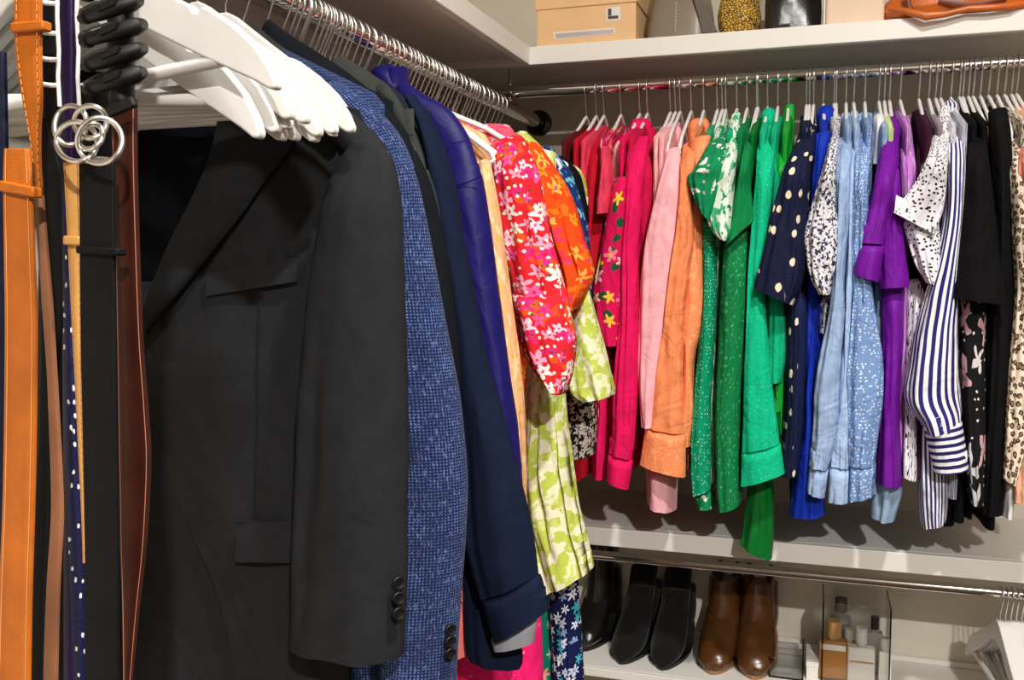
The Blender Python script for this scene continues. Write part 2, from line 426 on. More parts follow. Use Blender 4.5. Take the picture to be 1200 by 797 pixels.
# ceiling downlights (above the frame): trim ring + lens; the light itself is set at the top
m_lens = NT('lit lamp lens'); m_lens.b.inputs['Emission Color'].default_value = (1, .93, .83, 1); m_lens.b.inputs['Emission Strength'].default_value = 6; m_lens = m_lens.m
for i, (x, y, p, s) in enumerate(LAMPS):
    t = thing('ceiling_downlight', ['white recessed ceiling downlight near the closet door', 'white recessed ceiling downlight in the middle of the closet'][i], 'light', (x, y, CEIL), 'closet downlights')
    ring = [(s/2+.004, -.004), (s/2+.02, -.004), (s/2+.022, 0), (s/2+.004, 0), (s/2+.004, -.004)]
    mb = MB(); seg = 28
    v = [Vector((x+r*math.cos(6.2832*k/seg), y+r*math.sin(6.2832*k/seg), CEIL+z)) for r, z in ring[:4] for k in range(seg)]
    mb.add(v, [(a*seg+k, a*seg+(k+1) % seg, ((a+1) % 4)*seg+(k+1) % seg, ((a+1) % 4)*seg+k) for a in range(4) for k in range(seg)])
    mb.build('trim_ring', m_shelf, t)
    MB().lathe([(s/2, -.002), (s/2, -.0005)], (x, y, CEIL), 24).build('lens', m_lens, t)
# shelves
def shelf(label, boards, fascia, loc, cleat=None):
    t = thing('closet_shelf', label, 'shelf', loc)
    MB().box(*boards).build('board', m_shelf, t, False, .001)
    MB().box(*fascia).build('front_edge', m_shelf, t, False, .0015)
    if cleat: MB().box(*cleat).build('wall_cleat', m_shelf, t, False, .001)
    return t
shelf('white shelf holding the shoe box and handbags above the back rod', ((WALL_X+.001, SHELF_Y+.018, SHELF_T-.02), (XR-.001, WALL_Y-.001, SHELF_T)),
      ((WALL_X+.001, SHELF_Y, SHELF_B), (XR-.001, SHELF_Y+.0175, SHELF_T)), (0, 2.1, SHELF_T))
shelf('white empty shelf running along the left wall above the dark jackets', ((WALL_X+.001, -.9, SHELF_T-.02), (SHELF_X-.018, SHELF_Y-.0005, SHELF_T)),
      ((SHELF_X-.0175, -.9, SHELF_B), (SHELF_X, SHELF_Y-.0005, SHELF_T)), (-.74, .6, SHELF_T), ((WALL_X+.001, -.85, SHELF_T-.07), (WALL_X+.019, SHELF_Y-.03, SHELF_T-.0205)))
shelf('white middle shelf below the hems of the hanging blouses', ((WALL_X+.001, SHELF_Y+.018, MID_T-.02), (XR-.001, WALL_Y-.001, MID_T)),
      ((WALL_X+.001, SHELF_Y, MID_B), (XR-.001, SHELF_Y+.0175, MID_T)), (0, 2.1, MID_T))
SHOE_Z = atY(806, 746, WALL_Y-.012).z
SHOE_Y = atZ(720, 786, SHOE_Z).y
shelf('white low shelf carrying the boots and perfume box', ((WALL_X+.001, SHOE_Y+.012, SHOE_Z-.018), (XR-.001, WALL_Y-.001, SHOE_Z)),
      ((WALL_X+.001, SHOE_Y, SHOE_Z-.02), (XR-.001, SHOE_Y+.0115, SHOE_Z)), (0, 2.1, SHOE_Z), ((WALL_X+.02, WALL_Y-.012, SHOE_Z+.0005), (XR-.02, WALL_Y-.001, SHOE_Z+.012)))
# rods
def rodX(label, y, z, r, x0, x1, brackets, matr=m_chrome):
    t = thing('closet_rod', label, 'rod', (0, y, z))
    MB().tube([(x0, y, z), (x1, y, z)], r, 24).build('tube', matr, t)
    for x, top in brackets:
        b = MB().tube([(x-.006, y, z), (x+.006, y, z)], r+.004, 20)
        b.tube([(x, y, z+r+.002), (x, y, top)], .004, 8)
        b.tube([(x, y-.001, z-r-.003), (x, y-.001, z-r-.012)], .006, 10)
        b.build('bracket', m_chrome, t)
    return t
rodX('chrome rod along the back wall carrying the colourful blouses', RODB_Y, RODB_Z, RODB_R, WALL_X+.002, XR-.002, [(atY(598, 112, RODB_Y).x, SHELF_T-.021), (.72, SHELF_T-.021)])
pm = atY(920, 671, 1.99)
MROD_Y, MROD_Z = 1.99, pm.z
rodX('chrome rod under the middle shelf above the boots', MROD_Y, MROD_Z, .0105, WALL_X+.002, XR-.002, [(-.62, MID_T-.021), (.8, MID_T-.021)])
t = thing('closet_rod', 'thick chrome rod along the left wall carrying jackets and dresses', 'rod', (RODL_X, .9, RODL_Z))
MB().tube([(RODL_X, .1, RODL_Z), (RODL_X, WALL_Y-.012, RODL_Z)], RODL_R, 32).build('tube', m_chrome, t)
fl = MB(); seg = 28
prof = [(.0175, -.03), (.019, -.03), (.02, -.014), (.03, -.012), (.0315, -.009), (.0315, 0)]
fv = [Vector((RODL_X+r*math.cos(6.2832*k/seg), WALL_Y+y-.0005, RODL_Z+r*math.sin(6.2832*k/seg))) for r, y in prof for k in range(seg)]
fl.add(fv, [(a*seg+k, a*seg+(k+1) % seg, (a+1)*seg+(k+1) % seg, (a+1)*seg+k) for a in range(len(prof)-1) for k in range(seg)]+[tuple(range((len(prof)-1)*seg, len(prof)*seg))])
fo = fl.build('wall_flange', m_dnick, t)
for a in (.5, 2.6, 4.7): MB().lathe([(.0035, 0), (.003, .0015)], (0, 0, 0), 10).build('screw', m_chrome, fo)
for k, s in enumerate([o for o in COL.objects if o.name.startswith('screw')]):
    a = (.5, 2.6, 4.7)[k]; s.rotation_euler = (math.pi/2, 0, 0); s.location = Vector((RODL_X+.0255*math.cos(a), WALL_Y-.0115, RODL_Z+.0255*math.sin(a)))-world_loc(fo)
    for v_ in s.data.vertices: v_.co += world_loc(fo)

# ------------------------------------------------------------------ hangers
def hook_pts(Rk, rr, stem=-.07):
    c = rr+.0016-Rk; pts = [(0, stem), (0, stem+.016), (.004, stem+.022)]
    for d in (-38, -15, 10, 35, 60, 90, 120, 150, 180, 205): 
        a = math.radians(d); pts.append((Rk*math.cos(a), c+Rk*math.sin(a)))
    return pts
def hanger_proto(name, kind, Rk, rr, rod_short=False):
    t = thing(name, 'x', 'hanger')
    hp = [(u, 0, z) for u, z in hook_pts(Rk, rr, -.066 if kind != 'wood' else -.06)]
    MB().tube(hp, .0016, 8).build('hook', m_wire, t)
    if kind in ('slim', 'grey'):
        mt = m_hw if kind == 'slim' else m_hgrey
        ks = .8 if rod_short else (.66 if kind == 'grey' else 1.0)
        path = [(-.207, -.168), (-.2, -.155), (-.16, -.13), (-.1, -.104), (-.045, -.082), (-.018, -.07), (0, -.064), (.018, -.07), (.045, -.082), (.1, -.104), (.16, -.13), (.2, -.155), (.207, -.168)]
        MB().tube([(u*ks, 0, z*(1 if not rod_short else .96)) for u, z in path], [.003]+[.0042]*11+[.003], 10, flat=.8).build('arms', mt, t)
        MB().tube([(q_*ks, 0, w_*(1 if not rod_short else .96)) for q_, w_ in [(-.207, -.168), (-.195, -.174), (0, -.176), (.195, -.174), (.207, -.168)]], .0038, 8).build('bar', mt, t)
    else:
        wide = kind == 'wide'
        mt = m_hblack if kind in ('black', 'wide') else m_hwood
        top = [(.006, -.056), (.02, -.062), (.045, -.078), (.08, -.1), (.115, -.121), (.145, -.139)]
        if kind == 'wood': top += [(.152, -.1435), (.155, -.1495), (.159, -.1505), (.163, -.1465), (.17, -.15)]
        top += [(.19, -.166), (.207, -.184), (.219, -.204), (.2235, -.2165), (.222, -.2215), (.217, -.2215)]
        bot = [(.205, -.213), (.188, -.203), (.16, -.187), (.11, -.156), (.07, -.129), (.035, -.107), (0, -.098)]
        half = top+bot
        full = half+[(-u, z) for u, z in reversed(half[:-1])]
        th = .012 if kind == 'wood' else (.022 if kind == 'black' else .03)
        MB().prism(full, (0, 0, 0), (1, 0, 0), (0, 0, 1), (0, 1, 0), th).build('arms', mt, t, False, .003 if kind == 'wood' else .008, bseg=3)
        MB().tube([(-.196, 0, -.19), (.196, 0, -.19)], .0058, 12).build('bar', mt, t)
    return t
PROTO = {}
def place_hanger(kind, loc, rotz, label, rod='L', group=None, name=None, roll=0.):
    key = (kind, rod)
    src = PROTO.get(key)
    nm = name or {'slim': 'slim_hanger', 'grey': 'slim_hanger', 'wood': 'wooden_hanger', 'black': 'suit_hanger', 'wide': 'suit_hanger'}[kind]
    if src is None:
        src = hanger_proto(nm, kind, *{'L': (.0215, RODL_R), 'B': (.019, RODB_R), 'M': (.017, .0105)}[rod], rod == 'B'); PROTO[key] = src; o = src
    else:
        o = src.copy(); COL.objects.link(o)
        for ch in src.children:
            c = ch.copy(); COL.objects.link(c); c.parent = o
    o.location = loc; o.rotation_euler = (0, roll, rotz); o.scale = (.76, 1, .94) if kind in ('black', 'wide') else (1, 1, 1); o['label'] = label
    if group: o['group'] = group
    elif 'group' in o: del o['group']
    return o
# ------------------------------------------------------------------ back rod garments
G_BACK = 'garments on the back rod'
def hem_z(y, Y=1.88): return atY(900, y, Y).z
SEED = [0]
def garment(name, label, cat, mat, hook, parts, hem=None, ztop=None, body=True, half=.2, tv=.015, bmat=None, kind='slim', hlabel=None, flare=0, rot=None):
    SEED[0] += 1; sd = SEED[0]*1.37
    x = atY(hook, 96, RODB_Y).x
    t = thing(name, label, cat, (x, RODB_Y, RODB_Z-.07), G_BACK)
    if body:
        zt = ztop if ztop else RODB_Z-.083
        body_mb(x, RODB_Y, 'Y', half, zt, hem_z(hem or 560), .011, tv, sd, flare=flare, slope=.30, neck=.03).build('body', bmat or mat, t)
    for p in parts:
        pn, rows, Y, th = p[:4]; op = dict(p[4]) if len(p) > 4 else {}
        mt = op.pop('mat', mat); sheet = op.pop('sheet', False)
        if sheet: sheet_mb(rows, Y, **op).build(pn, mt, t)
        else:
            op.setdefault('head', pn == 'sleeve'); op.setdefault('seed', sd+len(pn))
            loft_mb(rows, Y, th, **op).build(pn, mt, t)
    place_hanger(kind, (x, RODB_Y, RODB_Z), -math.pi/2+(R.uniform(-.02, .02) if rot is None else rot), hlabel or 'slim white hanger holding the '+' '.join(label.split()[:11]), 'B', 'hangers on the back rod')
    return t
def collar(xl, xr, y0, y1, Y=1.965, th=.028): 
    w = (xr-xl); return ('collar', [(xl+.12*w, y0+1, xr-.12*w, y0), (xl, y0+.35*(y1-y0), xr, y0+.3*(y1-y0)), (xl-.02*w, y1, xr+.02*w, y1-2)], Y, th, {'fold': .0015, 'openbot': True, 'head': False})
def buttons(rows): return rows

red_dk = cloth('maroon knit', (96, 10, 20)); red = cloth('crimson knit', (188, 12, 40)); coral = cloth('coral pink jersey', (226, 62, 92))
hot = cloth('hot pink cotton', (226, 18, 92)); hot2 = cloth('deep pink cotton', (200, 14, 70))
lpink = cloth('light pink cotton', (252, 180, 188)); palepk = fmat('pale pink lace', (240, 196, 186), [(blobs, dict(s=160, thr=.35, c=(226, 160, 160), wobble=.3))])
orange = cloth('orange linen', (250, 144, 94), wrinkle=.8); orange2 = fmat('orange brocade', (250, 146, 94), [(splash, dict(s=260, lo=.6, c=(255, 190, 140), detail=3)), (flowers, dict(s=46, Rr=.34, pet=5, cols=[(255, 172, 120)], cov=.6))], .6)
hotflor = fmat('hot pink floral print', (214, 12, 84), [(blobs, dict(s=34, thr=.3, c=(22, 84, 52), off=(3, 1, 0), cov=.55, wobble=.4)), (flowers, dict(s=26, Rr=.46, pet=5, cols=[(250, 190, 196), (244, 120, 150), (246, 196, 60), (250, 210, 206)], center=(240, 190, 40), cov=.62, off=(.4, .2, 0), crad=.35))])
gtrop = fmat('green and white tropical print', (10, 134, 84), [(splash, dict(s=38, lo=.60, c=(228, 236, 226), detail=2.5, soft=.02)), (blobs, dict(s=60, thr=.2, c=(190, 170, 150), cov=.3))])
gdots = fmat('green speckled print', (0, 150, 106), [(blobs, dict(s=150, thr=.2, c=(190, 235, 210), cov=.5, wobble=.1))])
wgreen = fmat('white and green leaf print', (226, 238, 224), [(splash, dict(s=(50, 36, 1), lo=.53, c=(72, 176, 122), detail=1.5, wobble=.5)), (splash, dict(s=(90, 70, 1), lo=.62, c=(24, 130, 82), off=(4, 2, 0)))])
emer = cloth('emerald cotton', (6, 128, 68)); emlace = fmat('emerald eyelet', (8, 122, 66), [(splash, dict(s=(150, 120, 1), lo=.6, c=(86, 176, 122), detail=3, soft=.05, wobble=1.))])
mint = fmat('mint green dotted cotton', (4, 186, 136), [(blobs, dict(s=110, thr=.12, c=(120, 226, 190), cov=.5, wobble=.05))]); teal = cloth('teal green cotton', (10, 178, 128)); bright = cloth('bright green satin', (26, 160, 50), .5); dkgreen = cloth('dark green satin', (6, 108, 40), .5, .25)
navydot = fmat('navy with cream spots', (14, 20, 52), [(blobs, dict(s=(34, 26, 1), thr=.21, c=(238, 224, 196), cov=.75, wobble=.2, rand=.8))], .75)
navy = cloth('navy crepe', (16, 26, 66)); royal = cloth('royal blue crepe', (14, 46, 168), .7)
wprint = fmat('white with small navy print', (226, 224, 228), [(splash, dict(s=130, lo=.53, c=(46, 44, 76), detail=2, wobble=1.)), (blobs, dict(s=90, thr=.2, c=(60, 60, 100), cov=.6))])
denim = cloth('light blue chambray', (152, 176, 212), .9, .9, .16, .6); denim2 = cloth('pale blue chambray', (166, 190, 222), .9, .8, .16, .6)
sequin = fmat('blue chambray with white specks', (118, 150, 200), [(blobs, dict(s=160, thr=.26, c=(220, 232, 248), cov=.55, wobble=.1)), (blobs, dict(s=80, thr=.14, c=(235, 242, 250), cov=.4, wobble=.05))], .6, .8)
ltblue = cloth('pale blue cotton', (150, 176, 206)); white = cloth('white cotton', (226, 224, 226)); wlime = cloth('pale lime cotton', (196, 214, 150))
purple = cloth('purple crepe', (112, 18, 150), .6, .4); lilac = fmat('lilac tie dye', (190, 120, 200), [(splash, dict(s=(60, 14, 1), lo=.52, c=(226, 176, 226), soft=.1))]); plum = cloth('plum knit', (62, 20, 44)); greysat = cloth('grey lilac satin', (150, 136, 146), .45)
spots = fmat('white with black spots', (232, 230, 236), [(blobs, dict(s=(120, 140, 1), thr=.3, c=(34, 32, 44), cov=.7, wobble=.25))])
scrib = fmat('white with black scribble print', (230, 228, 234), [(splash, dict(s=(220, 60, 1), lo=.56, c=(40, 38, 54), detail=2, wobble=.8))])
strp = stripes('navy and white stripes', (240, 240, 244), (40, 36, 110), .0115, .5, 0, .008); strpc = stripes('navy and white cross stripes', (240, 240, 244), (34, 32, 96), .0125, .5, 1, .0015)
black = cloth('black crepe', (18, 18, 19), .8, .5, spec=.06); blackflor = fmat('black with pale floral', (18, 18, 20), [(flowers, dict(s=(22, 13, 1), Rr=.5, pet=4, cols=[(214, 208, 206), (206, 160, 170), (190, 190, 196)], cov=.75, depth=.35, wobble=.3)), (blobs, dict(s=60, thr=.16, c=(220, 216, 214), cov=.3))])
leo = leopard('cream leopard print', (236, 220, 198), (34, 24, 22), (150, 110, 80), 84); nude = cloth('nude peach satin', (232, 178, 144), .5); peachk = cloth('salmon pink knit', (240, 150, 130)); cream = cloth('cream knit', (228, 218, 200))

garment('knit_top', 'dark maroon collared knit top in the corner of the back rod', 'top', red_dk, 687,
    [('sleeve', [(670, 690, 185), (668, 690, 200), (672, 692, 240), (676, 694, 330)], 1.83, .03), collar(676, 692, 160, 186)], 500)
garment('sweater', 'crimson red sweater beside the coral sleeve', 'sweater', red, 699,
    [('sleeve', [(694, 166, 703, 163), (690, 185, 712, 180), (687, 240, 710, 240), (685, 280, 708, 290), (690, 350, 706, 350), (694, 450, 708, 450)], 1.82, .03)], 570)
garment('t_shirt', 'coral pink short sleeved t-shirt', 'top', coral, 708,
    [('sleeve', [(704, 166, 712, 164), (706, 190, 717, 195), (702, 225, 718, 225), (699, 252, 714, 250)], 1.775, .028)], 520)
garment('blouse', 'hot pink blouse with white and yellow embroidered flowers', 'blouse', hotflor, 728,
    [('yoke', [(722, 168, 732, 166), (718, 180, 736, 180), (716, 214, 737, 212)], 1.86, .02, {'mat': palepk}), ('sleeve', [(719, 212, 737, 208), (712, 250, 737, 245), (703, 300, 734, 300), (696, 340, 731, 345), (698, 375, 728, 380), (706, 404, 726, 405)], 1.775, .028, {'head': False})], 545)
garment('shirt', 'hot pink long sleeved button shirt with collar', 'shirt', hot, 750,
    [collar(737, 765, 141, 180), ('sleeve', [(738, 168, 760, 160), (735, 185, 757, 180), (731, 240, 752, 240), (727, 300, 748, 300), (727, 370, 748, 370), (720, 430, 748, 440), (717, 500, 745, 505), (714, 530, 741, 538)], 1.77, .024, {'fold': .005}),
     ('cuff', [(713, 531, 742, 540), (711, 562, 737, 573)], 1.77, .024, {'fold': .002}), ('front_panel', [(702, 420, 722, 420), (698, 480, 720, 480), (696, 556, 716, 557)], 1.85, .05)], 560)
garment('shirt', 'deep pink shirt half hidden behind the hot pink one', 'shirt', hot2, 759,
    [('sleeve', [(752, 175, 765, 170), (752, 200, 767, 200), (748, 280, 764, 280), (745, 380, 760, 380)], 1.83, .025), collar(758, 770, 152, 176)], 530)
garment('shirt', 'light pink long sleeved shirt with white hanger showing at its neck', 'shirt', lpink, 792,
    [collar(780, 800, 150, 176), ('sleeve', [(782, 178, 797, 174), (773, 210, 799, 205), (762, 255, 798, 250), (754, 295, 796, 290), (750, 370, 787, 370), (749, 440, 776, 440), (753, 500, 768, 500)], 1.775, .026, {'fold': .004}),
     ('shirt_tail', [(757, 540, 796, 545), (759, 570, 794, 575), (760, 585, 793, 595)], 1.86, .07, {'fold': .006})], 560)
garment('lace_top', 'pale pink lace top behind the light pink shirt', 'top', palepk, 786,
    [('sleeve', [(776, 165, 786, 162), (772, 190, 782, 190), (770, 215, 778, 215)], 1.86, .02)], 575, tv=.012)
garment('shirt', 'orange linen shirt with brocade sleeve', 'shirt', orange, 825,
    [collar(806, 833, 141, 172), ('sleeve', [(800, 172, 818, 165), (797, 195, 815, 190), (796, 230, 813, 230), (789, 290, 812, 290), (779, 360, 803, 362), (766, 440, 800, 445), (757, 500, 803, 508)], 1.77, .026, {'fold': .005}),
     ('cuff', [(757, 499, 804, 508), (750, 544, 803, 559)], 1.77, .026, {'mat': orange2, 'fold': .002}),
     ('front_panel', [(812, 165, 833, 160), (808, 200, 827, 200), (806, 280, 824, 280), (802, 350, 826, 350), (798, 380, 823, 385), (803, 420, 813, 425), (800, 470, 815, 475), (795, 520, 810, 522)], 1.80, .03, {'mat': orange2})], 545)
garment('blouse', 'tropical green and white print blouse with flared short sleeve', 'blouse', gdots, 841,
    [('sleeve', [(838, 153, 850, 149), (826, 176, 851, 170), (812, 200, 851, 190), (806, 208, 846, 215), (811, 226, 840, 240), (820, 248, 833, 260)], 1.745, .03, {'mat': gtrop, 'fold': .005}),
     ('lower_sleeve', [(822, 262, 838, 262), (824, 320, 840, 320), (822, 370, 839, 370), (813, 470, 834, 470), (811, 545, 833, 550), (813, 580, 833, 572)], 1.80, .03), ('hem_trim', [(814, 575, 837, 570), (817, 594, 839, 592)], 1.83, .04, {'mat': gtrop})], 575)
garment('blouse', 'white blouse with green leaf print and short sleeve', 'blouse', wgreen, 851,
    [('sleeve', [(857, 136, 868, 134), (852, 160, 867, 158), (844, 190, 863, 190), (834, 225, 860, 225), (828, 246, 858, 258), (834, 268, 856, 276), (845, 281, 852, 283)], 1.755, .03, {'fold': .004})], 560)
garment('blouse', 'emerald green blouse with short sleeve and eyelet skirt', 'blouse', emer, 876,
    [('sleeve', [(875, 153, 888, 149), (868, 190, 880, 190), (862, 225, 880, 220), (856, 260, 884, 246), (850, 290, 885, 258)], 1.765, .028, {'fold': .003}),
     ('front_panel', [(848, 285, 880, 270), (846, 320, 879, 320), (843, 370, 877, 370), (838, 470, 870, 470), (839, 540, 868, 540), (843, 596, 869, 588)], 1.80, .05, {'mat': emlace, 'fold': .005})], 575)
garment('blouse', 'plain green blouse squeezed beside the emerald blouse', 'blouse', teal, 864, [], 540)
garment('shirt', 'mint green dotted long sleeved shirt with wide cuff', 'shirt', mint, 900,
    [collar(892, 909, 129, 150), ('sleeve', [(891, 152, 908, 148), (887, 175, 908, 172), (885, 214, 906, 212), (881, 270, 901, 270), (878, 310, 897, 310), (875, 370, 898, 370), (872, 440, 904, 440), (870, 500, 911, 495), (869, 530, 914, 520)], 1.77, .024, {'fold': .004}),
     ('cuff', [(869, 530, 915, 520), (868, 570, 920, 554)], 1.77, .024, {'fold': .0015})], 545)
garment('blouse', 'teal green blouse with gathered sleeve', 'blouse', teal, 912,
    [('sleeve', [(906, 170, 918, 168), (904, 230, 916, 230), (900, 320, 917, 320), (899, 380, 921, 380), (898, 420, 921, 420), (902, 448, 916, 447)], 1.80, .028)], 520)
garment('blouse', 'bright green satin blouse with gathered cuff', 'blouse', bright, 924.5,
    [('sleeve', [(920, 125, 931, 124), (914, 150, 931, 150), (910, 190, 926, 190), (908, 230, 919, 230), (906, 330, 916, 330), (905, 447, 919, 445), (907, 468, 921, 470), (905, 483, 917, 480)], 1.82, .022)], 500)
garment('dress', 'long dark green dress whose pointed hem hangs lowest', 'dress', dkgreen, 889,
    [('skirt', [(878, 540, 906, 540), (876, 575, 907, 580), (872, 615, 907, 620), (868, 637, 904, 655)], 1.86, .03, {'fold': .004, 'openbot': False})], 500)
garment('blouse', 'navy blouse with cream spots and wide bell sleeve', 'blouse', navydot, 949,
    [('sleeve', [(938, 152, 958, 147), (929, 175, 955, 172), (918, 200, 951, 200), (909, 240, 947, 245), (898, 285, 945, 295), (888, 322, 941, 332), (884, 338, 930, 358)], 1.745, .032, {'fold': .007}),
     ('lower_panel', [(922, 340, 946, 340), (921, 420, 944, 420), (918, 500, 940, 500), (914, 555, 936, 555)], 1.80, .04)], 580)
garment('trousers', 'navy blue garment hanging straight behind the spotted sleeve', 'trousers', navy, 945.5,
    [('front_panel', [(928, 345, 948, 345), (924, 430, 945, 430), (921, 500, 941, 500), (921, 545, 936, 548)], 1.79, .03)], 585)
garment('dress', 'royal blue dress with flared hem', 'dress', royal, 965.5,
    [collar(957, 979, 126, 150), ('front_panel', [(955, 160, 974, 155), (950, 220, 966, 220), (946, 300, 962, 300), (943, 360, 961, 360), (941, 440, 957, 440), (937, 510, 958, 510), (931, 560, 964, 560), (925, 602, 967, 600)], 1.82, .05, {'fold': .006, 'openbot': True})], 585)
garment('blouse', 'white blouse with small navy print and puffed short sleeve', 'blouse', wprint, 978,
    [('sleeve', [(977, 142, 986, 139), (970, 172, 983, 170), (962, 205, 980, 203), (952, 240, 980, 238), (943, 272, 983, 268), (944, 295, 982, 298), (948, 322, 977, 328), (960, 345, 972, 345)], 1.745, .035, {'fold': .008}), ('lower_panel', [(962, 350, 976, 350), (958, 390, 970, 390)], 1.82, .03)], 545)
garment('shirt', 'light blue chambray shirt with rolled cuffs', 'shirt', denim, 992,
    [collar(984, 998, 134, 162), ('sleeve', [(982, 165, 999, 160), (979, 190, 998, 188), (977, 250, 996, 250), (975, 320, 990, 320), (970, 370, 990, 370), (956, 440, 984, 445), (953, 500, 981, 505), (949, 545, 970, 550)], 1.76, .026, {'fold': .006}),
     ('cuff', [(949, 545, 971, 551), (947, 577, 966, 583)], 1.76, .02)], 565)
garment('shirt', 'pale blue chambray shirt beside the chambray one with rolled cuffs', 'shirt', denim2, 1001,
    [collar(995, 1007, 132, 160), ('sleeve', [(994, 163, 1008, 160), (992, 200, 1005, 200), (991, 280, 1003, 280), (988, 360, 1000, 360), (985, 440, 998, 440), (975, 500, 996, 505), (972, 545, 996, 548)], 1.775, .024, {'fold': .006}),
     ('cuff', [(972, 546, 996, 549), (970, 587, 995, 588)], 1.775, .024)], 570)
garment('shirt', 'blue chambray shirt sprinkled with white specks', 'shirt', sequin, 1014,
    [collar(1004, 1023, 134, 155), ('sleeve', [(1004, 160, 1022, 156), (1001, 200, 1020, 196), (1000, 280, 1017, 280), (1001, 350, 1024, 350), (996, 410, 1034, 410), (993, 460, 1035, 460), (994, 520, 1028, 520), (995, 545, 1025, 545)], 1.765, .03, {'fold': .007}),
     ('cuff', [(996, 545, 1026, 544), (994, 586, 1023, 580)], 1.765, .026)], 560)
garment('shirt', 'pale blue shirt whose tail hangs below the purple dress', 'shirt', ltblue, 1030.5,
    [('shoulder', [(1023, 138, 1036, 136), (1020, 165, 1038, 160), (1019, 195, 1032, 195)], 1.90, .05, {'mat': white}), ('shirt_tail', [(1024, 540, 1056, 540), (1021, 575, 1057, 575), (1020, 602, 1048, 607), ], 1.84, .05, {'fold': .006})], 560)
garment('dress', 'purple dress with wide cuffed bell sleeves', 'dress', purple, 1043,
    [('sleeve', [(1041, 144, 1053, 141), (1034, 165, 1053, 163), (1026, 205, 1050, 205), (1018, 245, 1043, 245), (1008, 285, 1036, 287)], 1.75, .028, {'fold': .003}),
     ('cuff', [(1008, 285, 1037, 287), (1000, 312, 1033, 315), (1000, 322, 1030, 331)], 1.75, .03, {'fold': .0015}),
     ('sleeve', [(1040, 205, 1054, 200), (1036, 250, 1057, 250), (1032, 290, 1061, 290), (1031, 325, 1066, 328), (1032, 338, 1065, 336)], 1.775, .03, {'head': False}),
     ('skirt', [(1030, 330, 1060, 330), (1033, 400, 1058, 400), (1030, 480, 1054, 480), (1026, 562, 1057, 567)], 1.81, .05, {'fold': .005})], 545)
garment('top', 'pale lime sleeveless top at the purple dress neck', 'top', wlime, 1037, [], 500, tv=.009)
garment('blouse', 'lilac tie dyed blouse', 'blouse', lilac, 1055.5,
    [('sleeve', [(1053, 140, 1066, 138), (1054, 165, 1070, 165), (1055, 200, 1073, 198), (1056, 240, 1072, 240)], 1.80, .026)], 540)
garment('knit_top', 'dark plum knit top beside the grey satin blouse', 'top', plum, 1077.5,
    [('sleeve', [(1076, 146, 1086, 143), (1074, 175, 1085, 175), (1072, 230, 1080, 230)], 1.84, .022)], 540)
garment('blouse', 'grey lilac satin blouse', 'blouse', greysat, 1089,
    [('sleeve', [(1087, 138, 1106, 132), (1083, 165, 1103, 165), (1079, 200, 1094, 200), (1074, 240, 1088, 240)], 1.82, .028)], 540)
garment('blouse', 'white blouse with black spots and flared short sleeve', 'blouse', scrib, 1103,
    [('sleeve', [(1102, 128, 1114, 126), (1095, 155, 1113, 158), (1087, 185, 1111, 192), (1074, 212, 1109, 222), (1058, 235, 1105, 248), (1047, 249, 1095, 275)], 1.73, .03, {'mat': spots, 'fold': .004, 'prof': lambda t: (.45+.55*sm(t*6))*(1-.75*sm((t-.55)/.45))}),
     ('frill', [(1058, 262, 1100, 262), (1066, 290, 1102, 285), (1074, 312, 1102, 312), (1086, 332, 1098, 334)], 1.765, .03, {'mat': spots, 'fold': .006}),
     ('lower_panel', [(1062, 330, 1090, 330), (1060, 400, 1078, 400), (1058, 480, 1075, 480), (1057, 555, 1074, 562)], 1.82, .035, {'fold': .007})], 550)
garment('shirt', 'navy and white striped shirt with wide striped cuff', 'shirt', strp, 1115,
    [collar(1104, 1124, 120, 150), ('sleeve', [(1111, 150, 1128, 146), (1107, 185, 1132, 185), (1106, 250, 1129, 250), (1095, 310, 1124, 312), (1076, 370, 1122, 370), (1064, 430, 1123, 430), (1060, 468, 1126, 462), (1076, 492, 1127, 486), (1084, 508, 1126, 502)], 1.768, .036, {'fold': .009}),
     ('cuff', [(1080, 494, 1126, 487), (1088, 525, 1131, 519), (1095, 554, 1135, 549)], 1.765, .03, {'mat': strpc, 'fold': .0015}),
     ('shirt_tail', [(1072, 480, 1118, 480), (1074, 540, 1112, 540), (1076, 585, 1110, 585), (1079, 614, 1108, 604)], 1.84, .06, {'fold': .006})], 560)
garment('blouse', 'black wide sleeved blouse with pale floral lower panel', 'blouse', black, 1135.5,
    [collar(1133, 1156, 135, 165), ('sleeve', [(1136, 160, 1156, 155), (1134, 185, 1158, 185), (1129, 240, 1165, 240), (1122, 305, 1172, 308), (1118, 350, 1179, 357)], 1.745, .032, {'fold': .004}),
     ('lower_panel', [(1124, 345, 1156, 345), (1125, 420, 1154, 420), (1128, 500, 1154, 500), (1133, 560, 1153, 560), (1136, 588, 1152, 590)], 1.79, .035, {'mat': blackflor, 'fold': .005})], 580)
garment('trousers', 'black trousers hanging straight beside the leopard print blouse', 'trousers', black, 1159,
    [('leg', [(1158, 132, 1180, 128), (1160, 170, 1185, 165), (1162, 260, 1186, 260), (1158, 350, 1187, 350), (1154, 440, 1183, 440), (1150, 520, 1178, 520), (1146, 598, 1174, 600)], 1.81, .04, {'fold': .004})], 590)
garment('top', 'thin black top between the striped shirt and the black blouse', 'top', black, 1125, [('sleeve', [(1122, 150, 1134, 147), (1122, 190, 1133, 190), (1120, 230, 1130, 230)], 1.85, .02), ('lower_panel', [(1098, 560, 1124, 560), (1094, 608, 1118, 610)], 1.88, .05)], 585)
